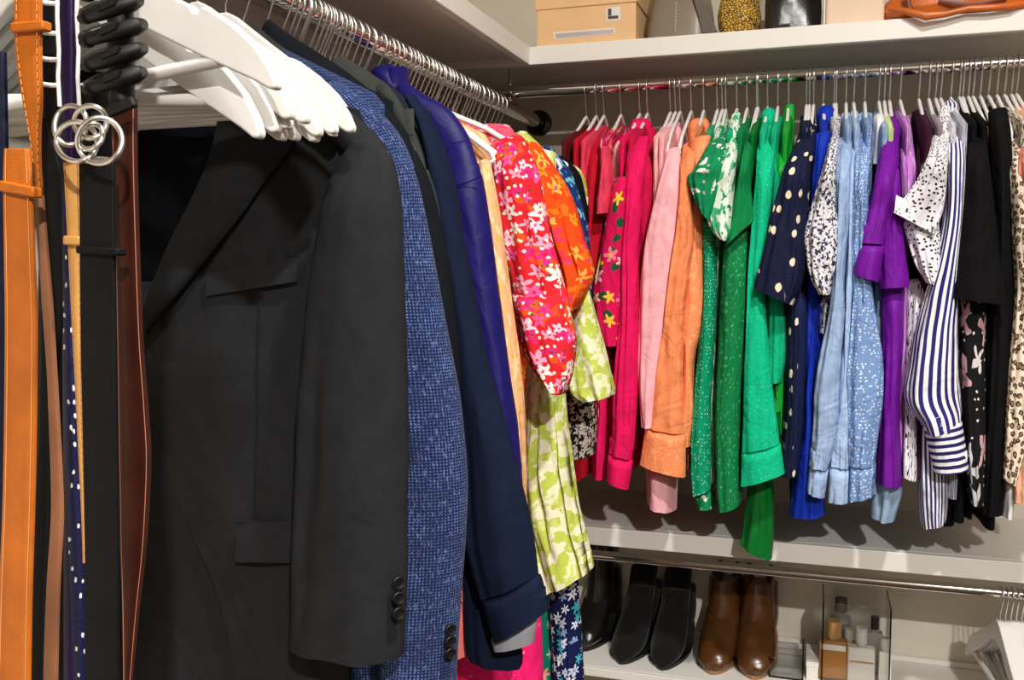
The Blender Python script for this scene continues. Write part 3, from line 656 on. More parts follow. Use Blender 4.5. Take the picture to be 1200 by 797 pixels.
garment('blouse', 'cream leopard print blouse at the right end of the row', 'blouse', leo, 1178,
    [('sleeve', [(1184, 155, 1202, 150), (1184, 200, 1206, 200), (1187, 280, 1212, 280), (1189, 350, 1216, 350), (1182, 430, 1214, 430), (1178, 500, 1206, 505), (1175, 560, 1190, 568)], 1.775, .03, {'fold': .005}),
     ('hem_lining', [(1174, 560, 1189, 565), (1173, 603, 1186, 606)], 1.82, .03, {'mat': white})], 555)
garment('slip', 'nude peach satin slip under the leopard print blouse', 'slip', nude, 1186,
    [('skirt', [(1192, 480, 1214, 480), (1188, 530, 1216, 530), (1186, 585, 1218, 590)], 1.80, .04)], 560)
garment('knit_top', 'salmon pink knit top cut off by the right edge', 'top', peachk, 1192,
    [('sleeve', [(1196, 150, 1214, 146), (1194, 190, 1216, 188), (1193, 222, 1218, 222)], 1.76, .03)], 520)
for k, (hx, m, lb) in enumerate([(1208, cream, 'cream knit top just past the leopard print blouse'), (1224, nude, 'peach satin blouse past the right edge of the photo'), (1240, white, 'white cotton shirt last on the back rod')]):
    xx = hx+10
    garment('top', lb, 'top', m, hx, [('sleeve', [(xx, 160, xx+16, 156), (xx, 200, xx+20, 200), (xx, 300, xx+24, 300), (xx+2, 420+20*k, xx+28, 420+20*k)], 1.78, .03)], 540)
for hx, lb in [(797.5, 'slim white hanger between the light pink and orange shirts'), (810.5, 'slim white hanger at the left of the orange collar'), (847, 'slim white hanger left of the leaf print blouse'), (887.5, 'slim white hanger at the left of the mint collar'),
           (954, 'slim white hanger right of the navy spotted blouse'), (980.5, 'slim white hanger at the white printed blouse'), (1097, 'slim white hanger left of the striped collar'), (1129, 'slim white hanger right of the striped collar'), (1141, 'slim white hanger at the black blouse collar'), (1149.5, 'slim white hanger between the two black garments'), (1169, 'slim white hanger right of the black trousers')]:
    place_hanger('slim', (atY(hx, 96, RODB_Y).x, RODB_Y, RODB_Z), -math.pi/2+R.uniform(-.03, .03), lb, 'B', 'hangers on the back rod')
# ------------------------------------------------------------------ left rod garments
G_LEFT = 'garments on the left rod'
def lgarment(name, label, cat, mat, Y, parts, ztop=None, zhem=.75, half=.19, tv=.016, body=True, bmat=None, hang='slim', hname=None, rot=None, flare=0, xo=0.):
    SEED[0] += 1; sd = SEED[0]*1.37
    t = thing(name, label, cat, (RODL_X, Y, RODL_Z-.07), G_LEFT)
    if body: body_mb(RODL_X+xo, Y, 'X', half, ztop or RODL_Z-.082, zhem, .010, tv, sd, flare=flare, slope=.5).build('body', bmat or mat, t)
    for p in parts:
        pn, rows, Yp, th = p[:4]; op = dict(p[4]) if len(p) > 4 else {}
        mt = op.pop('mat', mat); par = op.pop('par', None); sheet = op.pop('sheet', False); gran = op.pop('pname', None)
        pr = t
        if par: pr = [c for c in t.children if c.name.split('.')[0] == par][-1]
        if sheet: sheet_mb(rows, Yp, **op).build(pn, mt, pr)
        else:
            op.setdefault('seed', sd+len(pn)); loft_mb(rows, Yp, th, **op).build(pn, mt, pr)
    if hang:
        place_hanger(hang, (RODL_X, Y, RODL_Z), R.uniform(-.08, .08) if rot is None else rot, hname, 'L', 'hangers on the left rod')
    return t
char = cloth('charcoal wool', (38, 39, 41), .9, .18, .08, .7, 0., .05, 1500); lining = cloth('black lining', (12, 14, 20), .6, .3, spec=.06); charseam = cloth('charcoal seam thread', (24, 24, 26), .9, 0)
tw = tweed('blue tweed'); dkgrey = cloth('dark grey green wool', (54, 56, 54), .9, .2, .1, .6, 0., .06); coal = cloth('near black wool', (20, 22, 27), .9, .2, spec=.05)
nvw = cloth('navy wool', (20, 27, 48), .85, .2, .08, .5, 0., .07); violet = cloth('blue violet satin twill', (24, 18, 88), .5, .25); grlin = cloth('pale grey lining', (150, 152, 158), .5, .2)
peachp = fmat('peach print', (238, 176, 126), [(splash, dict(s=(50, 26, 1), lo=.55, c=(246, 206, 156), detail=2)), (blobs, dict(s=60, thr=.2, c=(206, 180, 60), cov=.35))])
redflor = fmat('red and pink floral print', (222, 34, 44), [(splash, dict(s=22, lo=.56, c=(238, 84, 26), detail=1)), (flowers, dict(s=42, Rr=.62, pet=5, cols=[(246, 90, 160), (252, 200, 216), (236, 40, 120), (250, 160, 190), (254, 232, 226)], center=(210, 20, 60), cov=.85, wobble=.2, crad=.25)), (blobs, dict(s=75, thr=.2, c=(252, 236, 214), cov=.45)), (blobs, dict(s=70, thr=.16, c=(40, 90, 40), cov=.22, off=(5, 2, 0)))])
orflor = fmat('orange floral print', (240, 70, 14), [(flowers, dict(s=30, Rr=.62, pet=5, cols=[(255, 148, 30), (250, 110, 20), (255, 170, 70), (236, 50, 80)], center=(220, 40, 20), cov=.9, wobble=.25)), (blobs, dict(s=50, thr=.16, c=(200, 60, 150), cov=.25))])
limep = fmat('lime and white print', (236, 230, 196), [(splash, dict(s=(56, 40, 1), lo=.49, c=(188, 202, 84), detail=2, wobble=.7)), (splash, dict(s=(90, 60, 1), lo=.6, c=(206, 214, 120), off=(3, 5, 0)))])
bwlace = fmat('black and white lace print', (24, 22, 22), [(flowers, dict(s=70, Rr=.6, pet=4, cols=[(216, 208, 200)], cov=.8, wobble=.3)), (splash, dict(s=160, lo=.6, c=(200, 190, 184), detail=2))])
bluep = fmat('blue shibori print', (20, 52, 112), [(splash, dict(s=(70, 40, 1), lo=.57, c=(120, 190, 214), detail=1.5, wobble=.6)), (blobs, dict(s=56, thr=.22, c=(20, 120, 160), cov=.5))])
nvflor = fmat('navy floral print', (18, 26, 74), [(flowers, dict(s=52, Rr=.55, pet=6, cols=[(200, 206, 226), (150, 170, 214), (230, 232, 240), (60, 190, 200)], center=(120, 140, 190), cov=.85, wobble=.15))])
tealflor = fmat('teal floral print', (6, 132, 112), [(flowers, dict(s=34, Rr=.4, pet=5, cols=[(240, 150, 130), (226, 226, 210)], cov=.5)), (splash, dict(s=(80, 24, 1), lo=.66, c=(236, 170, 150)))])
hotp = fmat('hot pink print', (232, 26, 108), [(splash, dict(s=(70, 90, 1), lo=.66, c=(246, 150, 170), detail=2))]); salm = cloth('salmon ruffle cotton', (246, 132, 126)); pinkflor = fmat('pink ditsy print', (238, 80, 104), [(flowers, dict(s=60, Rr=.5, pet=5, cols=[(250, 190, 196), (226, 40, 80)], cov=.8))])
m_btn = plain('dark horn button', (12, 11, 11), .5, 0, .3)

def btn(c, parent, r=.0072, n=None, mat=None):
    """button: disc with raised rim and two holes' dimple, facing n"""
    n = (Vector(n) if n is not None else (CAM-Vector(c))).normalized(); a = n.cross(Vector((0, 0, 1))).normalized(); b = n.cross(a); seg = 18; v = []; f = []
    prof = [(r, -.0015), (r, .0012), (r*.85, .002), (r*.68, .0013), (r*.2, .0012)]
    for rr, h in prof:
        for k in range(seg): v.append(Vector(c)+n*h+(a*math.cos(6.2832*k/seg)+b*math.sin(6.2832*k/seg))*rr)
    for i in range(len(prof)-1):
        for k in range(seg): f.append((i*seg+k, i*seg+(k+1) % seg, (i+1)*seg+(k+1) % seg, (i+1)*seg+k))
    f.append(tuple((len(prof)-1)*seg+k for k in range(seg))); f.append(tuple(range(seg)))
    return MB().add(v, f).build('button', mat or m_btn, parent)

# --- charcoal suit jacket, front toward the room
cj = lgarment('suit_jacket', 'charcoal grey suit jacket with lapel and flap pocket nearest on the left rod', 'jacket', char, .955,
    [('lining', [(-70, 70, 420, 120), (-80, 200, 425, 200), (-80, 400, 420, 400), (-90, 640, 415, 640), (-95, 860, 412, 860)], .985, .03, {'mat': lining, 'fold': .004, 'openbot': False}),
     ('shoulder', [(330, 132, 350, 90), (368, 154, 393, 116), (396, 170, 424, 142), (414, 188, 446, 164), (424, 206, 457, 186)], .925, .02, {'fold': .001, 'openbot': False}),
     ('front_panel', [(266, 88, 420, 128), (244, 191, 440, 196), (196, 288, 430, 290), (166, 372, 420, 362), (160, 430, 415, 430), (172, 490, 413, 480), (196, 555, 412, 545), (226, 630, 410, 620), (252, 690, 409, 690), (274, 780, 409, 780), (286, 860, 409, 860)], .932, 0, {'sheet': True, 'bulge': .010, 'th': .004, 'ncol': 40, 'fold': .006}),
     ('left_front', [(40, 330, 300, 330), (60, 430, 320, 430), (70, 560, 330, 560), (78, 700, 345, 700), (84, 860, 350, 860)], .948, 0, {'sheet': True, 'bulge': .008, 'th': .004, 'ncol': 30, 'fold': .016, 'seed': 4}),
     ('sleeve', [(414, 170, 446, 168), (401, 184, 459, 186), (390, 206, 465, 208), (380, 240, 469, 243), (371, 300, 471, 300), (365, 345, 472, 345), (358, 440, 475, 440), (355, 520, 476, 520), (351, 610, 475, 610), (346, 700, 474, 705), (342, 756, 472, 768)], .885, .034, {'fold': .0045, 'kf': 1.1}),
     ('lapel', [(258, 118, 352, 150), (250, 165, 336, 180), (236, 206, 310, 212), (216, 248, 287, 246), (196, 288, 260, 280), (180, 327, 226, 322), (169, 358, 193, 362), (166, 384, 172, 392)], .914, 0, {'sheet': True, 'bulge': .006, 'th': .004, 'ncol': 14}),
     ('breast_pocket', [(241, 320, 348, 302), (242, 347, 347, 330)], .9165, 0, {'sheet': True, 'bulge': .0025, 'th': .003, 'ncol': 10, 'step': .01}),
     ('pocket_flap', [(279, 613, 352, 610), (276, 640, 350, 637), (275, 659, 347, 660)], .913, 0, {'sheet': True, 'bulge': .003, 'th': .004, 'ncol': 10, 'step': .01})],
    hang=None, body=False)
def seam(pts, Y, r, mat, parent, name='seam'): return MB().tube([atY(x, y, Y) for x, y in pts], r, 6).build(name, mat, parent)
seam([(305, 345), (303, 420), (301, 500), (298, 600), (297, 612)], .9205, .0012, charseam, cj)
seam([(278, 612), (315, 610), (352, 609)], .9125, .0014, charseam, cj)
for y in (683, 701, 719): btn(atY(467, y, .862), cj, .0068, (.75, -.66, 0))
place_hanger('wood', (RODL_X, .949, RODL_Z), .0, 'white contoured wooden hanger inside the charcoal suit jacket', 'L').scale = (.74, 1, .9)
place_hanger('wood', (RODL_X, .897, RODL_Z), -.05, 'empty white hanger just before the charcoal jacket with its neck showing', 'L').scale = (.76, 1, .92)
# trousers under the jacket hem
tr = MB(); lgarment('trousers', 'black trousers showing below the charcoal jacket cuff', 'trousers', coal, .99, [('leg', [(330, 640, 470, 640), (335, 740, 474, 740), (336, 860, 476, 860)], 1.0, .02, {'openbot': False})], hang=None, body=False)

tj = lgarment('tweed_jacket', 'blue checked tweed jacket behind the charcoal jacket', 'jacket', tw, .985,
    [('shoulder', [(382, 108, 394, 93), (400, 134, 424, 112), (418, 158, 451, 137), (430, 182, 471, 164), (436, 206, 484, 196)], .985, .024, {'fold': .001, 'openbot': False}),
     ('sleeve', [(436, 186, 472, 174), (440, 215, 487, 205), (440, 260, 498, 256), (440, 330, 512, 330), (440, 400, 526, 400), (445, 480, 539, 480), (450, 560, 546, 560), (452, 640, 544, 640), (450, 720, 538, 720), (448, 790, 533, 796), (446, 830, 530, 838)], .975, .03, {'fold': .003, 'kf': 1.1})],
    zhem=1.0, half=.18, tv=.02, hang='wide', hname='black wide suit hanger inside the blue tweed jacket', rot=.02)
for y in (738, 752, 766): btn(atY(528, y, .952), tj, .0068, (.75, -.66, 0))
lgarment('blazer', 'black blazer with long sloping shoulder behind the tweed jacket', 'jacket', coal, 1.03,
    [('shoulder', [(308, 44, 317, 24), (330, 74, 345, 44), (365, 104, 392, 74), (405, 134, 436, 108), (435, 165, 470, 145), (450, 190, 487, 182)], 1.03, .02, {'fold': .001, 'openbot': False}),
     ('sleeve', [(455, 180, 488, 178), (465, 215, 503, 212), (475, 260, 515, 260), (485, 320, 526, 320), (495, 400, 534, 400), (500, 480, 540, 480)], 1.03, .02, {'fold': .003})],
    zhem=1.1, half=.17, hang='black', hname='black suit hanger inside the black blazer', rot=.02)
lgarment('blazer', 'dark grey green blazer with crisp lapel edge behind the black blazer', 'jacket', dkgrey, 1.11,
    [('shoulder', [(382, 84, 402, 66), (410, 108, 432, 84), (434, 132, 458, 104), (452, 165, 480, 142), (468, 195, 500, 184), (472, 215, 510, 208)], 1.11, .02, {'fold': .001, 'openbot': False}),
     ('lapel', [(440, 104, 452, 99), (452, 120, 464, 116), (462, 140, 476, 138), (474, 158, 486, 158)], 1.085, .004, {'fold': 0}),
     ('sleeve', [(474, 205, 508, 202), (482, 240, 516, 238), (490, 290, 524, 290), (498, 360, 531, 360), (503, 440, 536, 440)], 1.10, .018, {'fold': .003})],
    zhem=1.1, half=.14, hang='grey', hname='slim grey hanger inside the dark grey green blazer', rot=0)
lgarment('blazer', 'near black blazer between the grey blazer and the navy blazer', 'jacket', cloth('midnight wool', (20, 24, 38), .85, .2), 1.17,
    [('shoulder', [(448, 112, 460, 100), (468, 138, 482, 126), (482, 165, 500, 158), (492, 195, 513, 190)], 1.16, .018, {'fold': .001, 'openbot': False}),
     ('sleeve', [(494, 192, 513, 188), (502, 225, 524, 222), (508, 270, 534, 268), (514, 340, 543, 340), (520, 430, 552, 430)], 1.15, .018, {'fold': .003})],
    zhem=1.1, half=.14, hang='grey', hname='slim grey hanger inside the near black blazer', rot=0)
nj = lgarment('blazer', 'navy blazer with long sleeve swinging out over the dresses', 'jacket', nvw, 1.22,
    [('sleeve', [(476, 118, 486, 112), (490, 148, 506, 142), (500, 185, 525, 190), (508, 240, 537, 240), (516, 300, 547, 300), (526, 370, 560, 365), (534, 440, 576, 436), (541, 520, 600, 515), (546, 600, 620, 592), (552, 650, 629, 640), (566, 700, 632, 672)], 1.12, .026, {'fold': .0035, 'kf': 1.1}),
     ('cuff', [(565, 700, 633, 673), (572, 728, 639, 695), (580, 752, 643, 714)], 1.117, .026, {'fold': .001}),
     ('cuff_lining', [(576, 748, 630, 722), (580, 762, 626, 752)], 1.125, .016, {'mat': grlin, 'fold': .001}),
     ('lower_front', [(540, 600, 590, 620), (545, 680, 606, 690), (548, 760, 612, 766), (556, 774, 610, 783)], 1.16, .02)],
    zhem=1.0, half=.14, hang='grey', hname='slim grey hanger inside the navy blazer')
vj = lgarment('blazer', 'blue violet satin blazer with raised collar', 'jacket', violet, 1.30,
    [('collar', [(436, 84, 462, 77), (440, 95, 472, 88), (456, 110, 478, 104)], 1.34, .03, {'fold': .0004}),
     ('shoulder', [(464, 108, 476, 96), (480, 128, 500, 112), (496, 150, 526, 127), (510, 178, 548, 158), (518, 205, 560, 194)], 1.27, .02, {'fold': .001, 'openbot': False}),
     ('sleeve', [(512, 178, 548, 166), (516, 205, 564, 205), (522, 260, 573, 260), (530, 330, 582, 330), (545, 400, 592, 400), (560, 470, 602, 470), (575, 540, 609, 540), (585, 590, 611, 590)], 1.22, .024, {'fold': .003, 'kf': 1.1})],
    zhem=1.0, half=.14, hang='grey', hname='slim grey hanger inside the blue violet blazer')
seam([(524, 219), (540, 216), (555, 211), (565, 206)], 1.196, .001, violet, vj)
lgarment('dress', 'peach printed dress showing as a thin strip beside the violet blazer', 'dress', peachp, 1.38,
    [('sleeve', [(560, 192, 574, 190), (568, 240, 583, 240), (577, 300, 591, 300), (588, 380, 602, 380), (597, 450, 611, 450), (603, 520, 616, 520), (606, 585, 616, 583)], 1.29, .02)], zhem=.9, half=.17, hname='white hanger with curved arm over the pink dress', rot=.1)
lgarment('dress', 'pink ditsy print dress peeking out under the white hangers', 'dress', pinkflor, 1.46,
    [('front_panel', [(548, 150, 598, 148), (560, 175, 612, 170), (568, 215, 626, 205), (574, 260, 632, 255)], 1.42, .02)], zhem=1.2, half=.17, hname='white hanger with lower bar showing at the pink dress', rot=.12)
lgarment('kaftan', 'red and pink floral kaftan with gathered sleeve', 'dress', redflor, 1.50,
    [('sleeve', [(582, 168, 612, 160), (577, 205, 628, 195), (582, 250, 638, 245), (592, 300, 650, 295), (599, 335, 660, 330), (604, 360, 667, 362)], 1.38, .035, {'fold': .008}),
     ('sleeve_end', [(600, 345, 664, 350), (607, 380, 671, 385), (616, 415, 673, 410), (632, 442, 669, 440), (650, 457, 661, 460)], 1.36, .035, {'fold': .007, 'openbot': False})], zhem=1.1, half=.18, hname='white hanger inside the red floral kaftan', rot=.08)
lgarment('blouse', 'orange floral blouse with ruffled elbow sleeve', 'blouse', orflor, 1.58,
    [('sleeve', [(616, 168, 634, 172), (626, 205, 655, 205), (634, 245, 672, 240), (644, 285, 684, 282), (653, 315, 694, 312), (661, 345, 692, 332), (667, 372, 676, 362)], 1.46, .035, {'fold': .008})], zhem=1.15, half=.18, hname='white hanger inside the orange floral blouse', rot=.06)
lgarment('dress', 'lime and white printed dress with full gathered skirt', 'dress', limep, 1.66,
    [('shoulder', [(604, 158, 618, 156), (620, 172, 640, 178), (628, 195, 652, 200)], 1.60, .02), ('sleeve', [(666, 345, 690, 340), (666, 390, 702, 385), (665, 430, 713, 425), (668, 458, 719, 452), (684, 470, 718, 463)], 1.55, .035, {'fold': .008}),
     ('skirt', [(618, 430, 660, 430), (615, 490, 663, 490), (612, 560, 671, 550), (617, 610, 679, 600), (627, 655, 688, 640), (639, 693, 694, 666)], 1.50, .045, {'fold': .011, 'kf': 2.8, 'seg': 72})], zhem=1.05, half=.18, hname='white hanger inside the lime printed dress', rot=.05)
lgarment('blouse', 'black and white lace print blouse low behind the lime sleeve', 'blouse', bwlace, 1.74,
    [('hem', [(656, 430, 694, 440), (659, 480, 697, 480), (661, 536, 697, 532)], 1.66, .04, {'fold': .007})], zhem=1.2, half=.18, hname='white hanger inside the black and white lace blouse')
lgarment('blouse', 'blue shibori print blouse behind the orange floral blouse', 'blouse', bluep, 1.78,
    [('sleeve', [(636, 172, 652, 180), (646, 200, 668, 200), (658, 235, 680, 235), (668, 270, 688, 268), (674, 300, 691, 298), (676, 350, 692, 350)], 1.69, .025)], zhem=1.2, half=.18, hname='white hanger inside the blue shibori blouse')
lgarment('knit_top', 'dark charcoal knit top behind the blue shibori blouse', 'top', coal, 1.84,
    [('sleeve', [(652, 184, 668, 190), (662, 205, 680, 205), (672, 235, 687, 235), (678, 260, 690, 260)], 1.75, .02)], zhem=1.2, half=.18, hname='white hanger inside the dark charcoal knit top')
lgarment('blouse', 'pale lime blouse last on the left rod in the corner', 'blouse', limep, 1.9,
    [('sleeve', [(668, 194, 682, 202), (674, 215, 687, 216), (680, 250, 690, 250)], 1.80, .02)], zhem=1.2, half=.18, hname='white hanger inside the pale lime blouse in the corner')
for y_, rz_, lb_ in [(1.335, .02, 'white tubular hanger with its bar hanging bare beside the violet blazer'), (1.365, -.02, 'second bare white tubular hanger over the pink ditsy dress'), (1.40, .03, 'third bare white tubular hanger over the pink ditsy dress')]:
    place_hanger('slim', (RODL_X, y_, RODL_Z), rz_, lb_, 'L', 'hangers on the left rod', roll=.09)
# long garments showing low down
lgarment('ruffled_dress', 'salmon pink ruffled dress low behind the tweed sleeve', 'dress', salm, 1.24,
    [('ruffle', [(526, 660, 546, 655), (532, 700, 551, 695), (533, 768, 553, 764)], 1.18, .02, {'fold': .006}), ('ruffle', [(525, 600, 546, 610), (528, 690, 553, 704)], 1.175, .022, {'fold': .005})], hang=None, body=False)
lgarment('trousers', 'hot pink printed trousers under the navy cuff', 'trousers', hotp, 1.33, [('leg', [(530, 640, 590, 640), (534, 720, 610, 720), (534, 850, 606, 850)], 1.26, .03, {'openbot': False}), ('leg', [(575, 640, 620, 640), (600, 720, 632, 720), (604, 850, 634, 850)], 1.28, .03, {'openbot': False})], hang=None, body=False)
lgarment('dress', 'teal green floral maxi dress beside the navy floral one', 'dress', tealflor, 1.62, [('skirt', [(612, 600, 645, 600), (625, 690, 655, 690), (630, 850, 660, 850)], 1.62, .035, {'openbot': False, 'fold': .006})], hang=None, body=False)
lgarment('dress', 'navy floral maxi dress hanging lowest beside the boots', 'dress', nvflor, 1.58, [('skirt', [(632, 600, 670, 600), (642, 680, 677, 672), (648, 760, 683, 760), (650, 850, 688, 850)], 1.58, .035, {'openbot': False, 'fold': .006})], hang=None, body=False)
# other hooks crowded on the left rod
ORD = ['first', 'second', 'third', 'fourth', 'fifth', 'sixth', 'seventh', 'eighth', 'ninth', 'tenth', 'eleventh', 'twelfth', 'thirteenth', 'fourteenth', 'fifteenth', 'sixteenth', 'seventeenth', 'eighteenth', 'nineteenth', 'twentieth']
hk = [336, 344, 349, 356, 359, 369, 375, 380, 387, 393, 398, 408, 416, 424, 431]
for i, hx in enumerate(hk):
    place_hanger('grey', (RODL_X, rodL_Y(hx), RODL_Z), R.uniform(-.03, .03), f'{ORD[i]} bare grey hanger counted back from the black blazer on the left rod', 'L', 'bare grey hangers behind the black blazer')
for i, hx in enumerate([473, 478, 487, 499, 503, 507, 512, 519, 523, 527, 533, 537, 543, 547, 553, 559, 564, 569, 575, 585]):
    place_hanger('grey', (RODL_X, rodL_Y(hx), RODL_Z), R.uniform(-.05, .05), f'{ORD[i]} grey hanger counted back from the violet collar above the floral dresses', 'L', 'hangers crowded above the floral dresses', roll=R.uniform(-.04, .04))
# empty white wooden hangers
ys = [.668, .679, .689, .699, .709, .719, .729, .741, .754, .768, .783, .798]
for i, y in enumerate(ys):
    lb = 'nearest of the empty white wooden hangers, its notched arm fully in view' if i == 0 else ('rearmost of the empty white wooden hangers, touching the charcoal shoulder' if i == len(ys)-1 else f'{ORD[i]} empty white wooden hanger from the front, before the charcoal jacket')
    place_hanger('wood', (RODL_X, y, RODL_Z), R.uniform(-.05, .05), lb, 'L', 'empty white wooden hangers', roll=[-.10, .05, .02, -.03, .04, .0, -.03, .03, 0, .02, -.02, -.04][i])
# ------------------------------------------------------------------ belts, ties and their racks at the left
tan = leather('tan belt leather', (182, 98, 26), .45, .04, .16, spec=.25); tan2 = leather('tan suede side', (150, 98, 66), .7, 0, .2); ylw = leather('honey leather', (206, 152, 78), .4, .15, .12)
blk = leather('black belt leather', (17, 17, 18), .6, 0, .12, spec=.12); brn = leather('dark brown leather', (56, 22, 13), .42, .05, .25, spec=.25)
stt = plain('pale stitching thread', (216, 150, 84), .8); stb = plain('rust stitching thread', (170, 110, 84), .8)
m_silver = plain('brushed silver', (226, 222, 214), .38, 1)
tiedot = fmat('navy tie with white specks', (24, 28, 62), [(blobs, dict(s=(130, 90, 1), thr=.19, c=(226, 226, 226), cov=.45, wobble=.3, rand=.9))], .5); tiepur = cloth('purple tie silk', (36, 18, 58), .4, .2); tieblk = cloth('black tie silk', (15, 15, 18), .45, .2); tienav = cloth('dark navy tie silk', (18, 22, 44), .45, .2)
def stitches(rows, Y, parent, mat, frac=.1, off=.004, pitch=.0055):
    rows = norm_rows(rows, Y); rs = resample(rows, 160); mb = MB(); acc = 0
    for side in (frac, 1-frac):
        pts = [atY(a[0]+(a[2]-a[0])*side, a[1]+(a[3]-a[1])*side, a[4]-off) for a in rs]; acc = 0; st = None
        for i in range(len(pts)-1):
            acc += (pts[i+1]-pts[i]).length
            if st is None: st = pts[i]
            if acc > pitch*.62:
                mb.tube([st, pts[i+1]], .00034, 5); acc = -pitch*.38; st = None
            elif acc < 0: st = None
    return mb.build('stitching', mat, parent)
def belt(label, mat, rows, Y, th=.0034, st=None, name='belt', cat='belt', keeper=None, tip=None, tilt=0, bul=.001, kmat=None, frac=.1):
    p = atY((rows[0][0]+rows[0][2])/2, rows[0][1], Y); t = thing(name, label, cat, p, 'belts and ties at the left')
    s = sheet_mb(rows, Y, bul, th, 8, .006, tilt=tilt).build('strap' if cat == 'belt' else 'blade', mat, t, True, .0008)
    if st: stitches(rows, Y, s, st, frac, bul+.0012)
    if keeper:
        for kk in keeper:
            x0, y0, x1, y1, h = kk
            kr = [(x0, y0, x1, y1), (x0, y0+h*.5, x1, y1+h*.5), (x0, y0+h, x1, y1+h)]
            k = sheet_mb(kr, Y-.0042, .0012, th+.006, 8, .004).build('keeper_loop', kmat or mat, t, True, .0014)
    return t
# tie rack: white wire posts with pegs
rk = thing('tie_rack', 'white wire tie rack with short pegs behind the tan belt', 'rack', atY(68, 20, .60))
for x in (68, 91): MB().tube([atY(x, -90, .60), atY(x-1, 20, .60), atY(x+1, 60, .60), atY(x, 90, .60), atY(x+2, 125, .60)], .0016, 8).build('post', m_hw, rk)
MB().tube([atY(40, -85, .60), atY(95, -85, .60)], .0025, 8).build('crossbar', m_hw, rk)
MB().tube([atY(60, -85, .60), atY(60, -85, .60)+Vector((-.02, 0, .03)), Vector((RODL_X+.018, .60, RODL_Z-.006)), Vector((RODL_X+.013, .60, RODL_Z+.014)), Vector((RODL_X, .60, RODL_Z+.0188)), Vector((RODL_X-.013, .60, RODL_Z+.014))], .0018, 8).build('hook', m_wire, rk)
for y in (4, 39, 70, 100):
    MB().tube([atY(68, y, .60), atY(60, y, .60), atY(52, y-1, .595), atY(44, y-4, .59), atY(43, y-8, .59)], .0019, 8).build('peg', m_hw, rk)
# black rubber belt hanger with curled hooks
bh = thing('belt_hanger', 'black rubber coated belt hanger with stacked curled hooks', 'rack', atY(140, 20, .585))
MB().tube([atY(140, -70, .60), atY(141, 20, .60), atY(143, 120, .60), atY(144, 150, .60)], .0095, 12).build('column', m_blackrub, bh)
for i, (y, dx, k_) in enumerate([(-16, 0, 1), (10, -2, .92), (38, 0, 1), (66, 2, .95), (94, 3, .9)]):
    pts = [atY(132+(x-132)*k_+dx, y+dy, Y) for x, dy, Y in [(148, 2, .60), (160, -3, .588), (166, -9, .572), (158, -8, .556), (138, -1, .55), (116, 5, .55), (101, 9, .556), (98, 6, .566), (108, 0, .575), (126, -6, .582), (140, -8, .588)]]
    hk_ = MB().tube(pts, [.0034+.0004*(i % 2), .004, .0046, .0056-.0008*(i % 2), .0056, .0048+.001*(i % 2), .005, .0042, .0036, .0034, .003], 12).build('curled_hook', m_blackrub, bh)
    MB().prism([(-.007, -.0035), (.006, .0), (.008, .0055), (-.005, .003)], atY(128+dx, y-2, .5455), (1, 0, 0), (0, 0, 1), (0, 1, 0), .005).build('clasp', m_blackrub, hk_, False, .001)
    MB().tube([atY(104+dx, y+10, .553), atY(97+dx, y+12, .556)], [.005, .0034], 8).build('hook_tip', m_blackrub, hk_)
MB().prism([(-.019, -.006), (.016, .004), (.019, -.003), (-.016, -.013)], atY(134, 121, .552), (1, 0, 0), (0, 0, 1), (0, 1, 0), .006).build('end_clip', m_blackrub, bh, False, .0015)
MB().tube([atY(140, -70, .60), atY(120, -95, .60), Vector((RODL_X+.02, .585, RODL_Z-.004)), Vector((RODL_X+.013, .585, RODL_Z+.014)), Vector((RODL_X, .585, RODL_Z+.0188)), Vector((RODL_X-.014, .585, RODL_Z+.013))], .0018, 8).build('hook', m_wire, bh)
# belts
rA = [(17, -14, 46, -14), (16, 20, 46, 20), (17, 48, 46, 47), (20, 80, 46, 80), (26, 118, 47, 118), (32, 150, 45, 151), (38, 187, 45, 188), (40, 220, 47, 220)]
bA = belt('twisted tan leather belt hanging above the wide tan belt', tan, rA, .565, st=stt, keeper=[(11, 26, 50, 23, 12)])
rA2 = [(40, 205, 47, 205), (43, 280, 53, 280), (48, 350, 59, 350), (54, 430, 64, 430), (57, 500, 68, 500), (59, 560, 71, 560), (59, 610, 72, 610), (54, 690, 68, 690), (51, 770, 66, 770), (50, 830, 65, 830)]
sheet_mb(rA2, .572, .001, .003, 6, .006).build('strap_reverse', tan2, bA, True, .0006)
rB = [(4, 174, 33, 174), (3, 215, 35, 215), (4, 300, 38, 300), (5, 380, 41, 380), (4, 500, 40, 500), (2, 600, 38, 600), (-2, 700, 35, 700), (-5, 830, 33, 830)]
belt('wide tan leather belt with keeper loop at the left edge', tan, rB, .548, st=stt, keeper=[(-2, 211, 39, 219, 13)])
rY = [(74, 190, 92, 190), (77, 240, 93, 240), (80, 300, 94, 300), (85, 400, 95, 400), (90, 500, 96, 500), (95, 600, 99, 600), (97, 660, 100, 660)]
belt('narrow honey coloured leather belt beside the black one', ylw, rY, .562, st=stb, keeper=[(73, 276, 93, 277, 11)])
rK = [(92, 190, 132, 190), (93, 300, 133, 300), (94, 400, 134, 400), (96, 500, 135, 500), (99, 650, 137, 650), (100, 830, 137, 830)]
bk = belt('black leather belt with interlocking silver ring buckle', blk, rK, .548, keeper=[(88, 288, 138, 291, 9)])
bu = MB().tube([atY(98, 187, .548), atY(126, 189, .548)], .003, 10).build('buckle_bar', m_silver, bk)
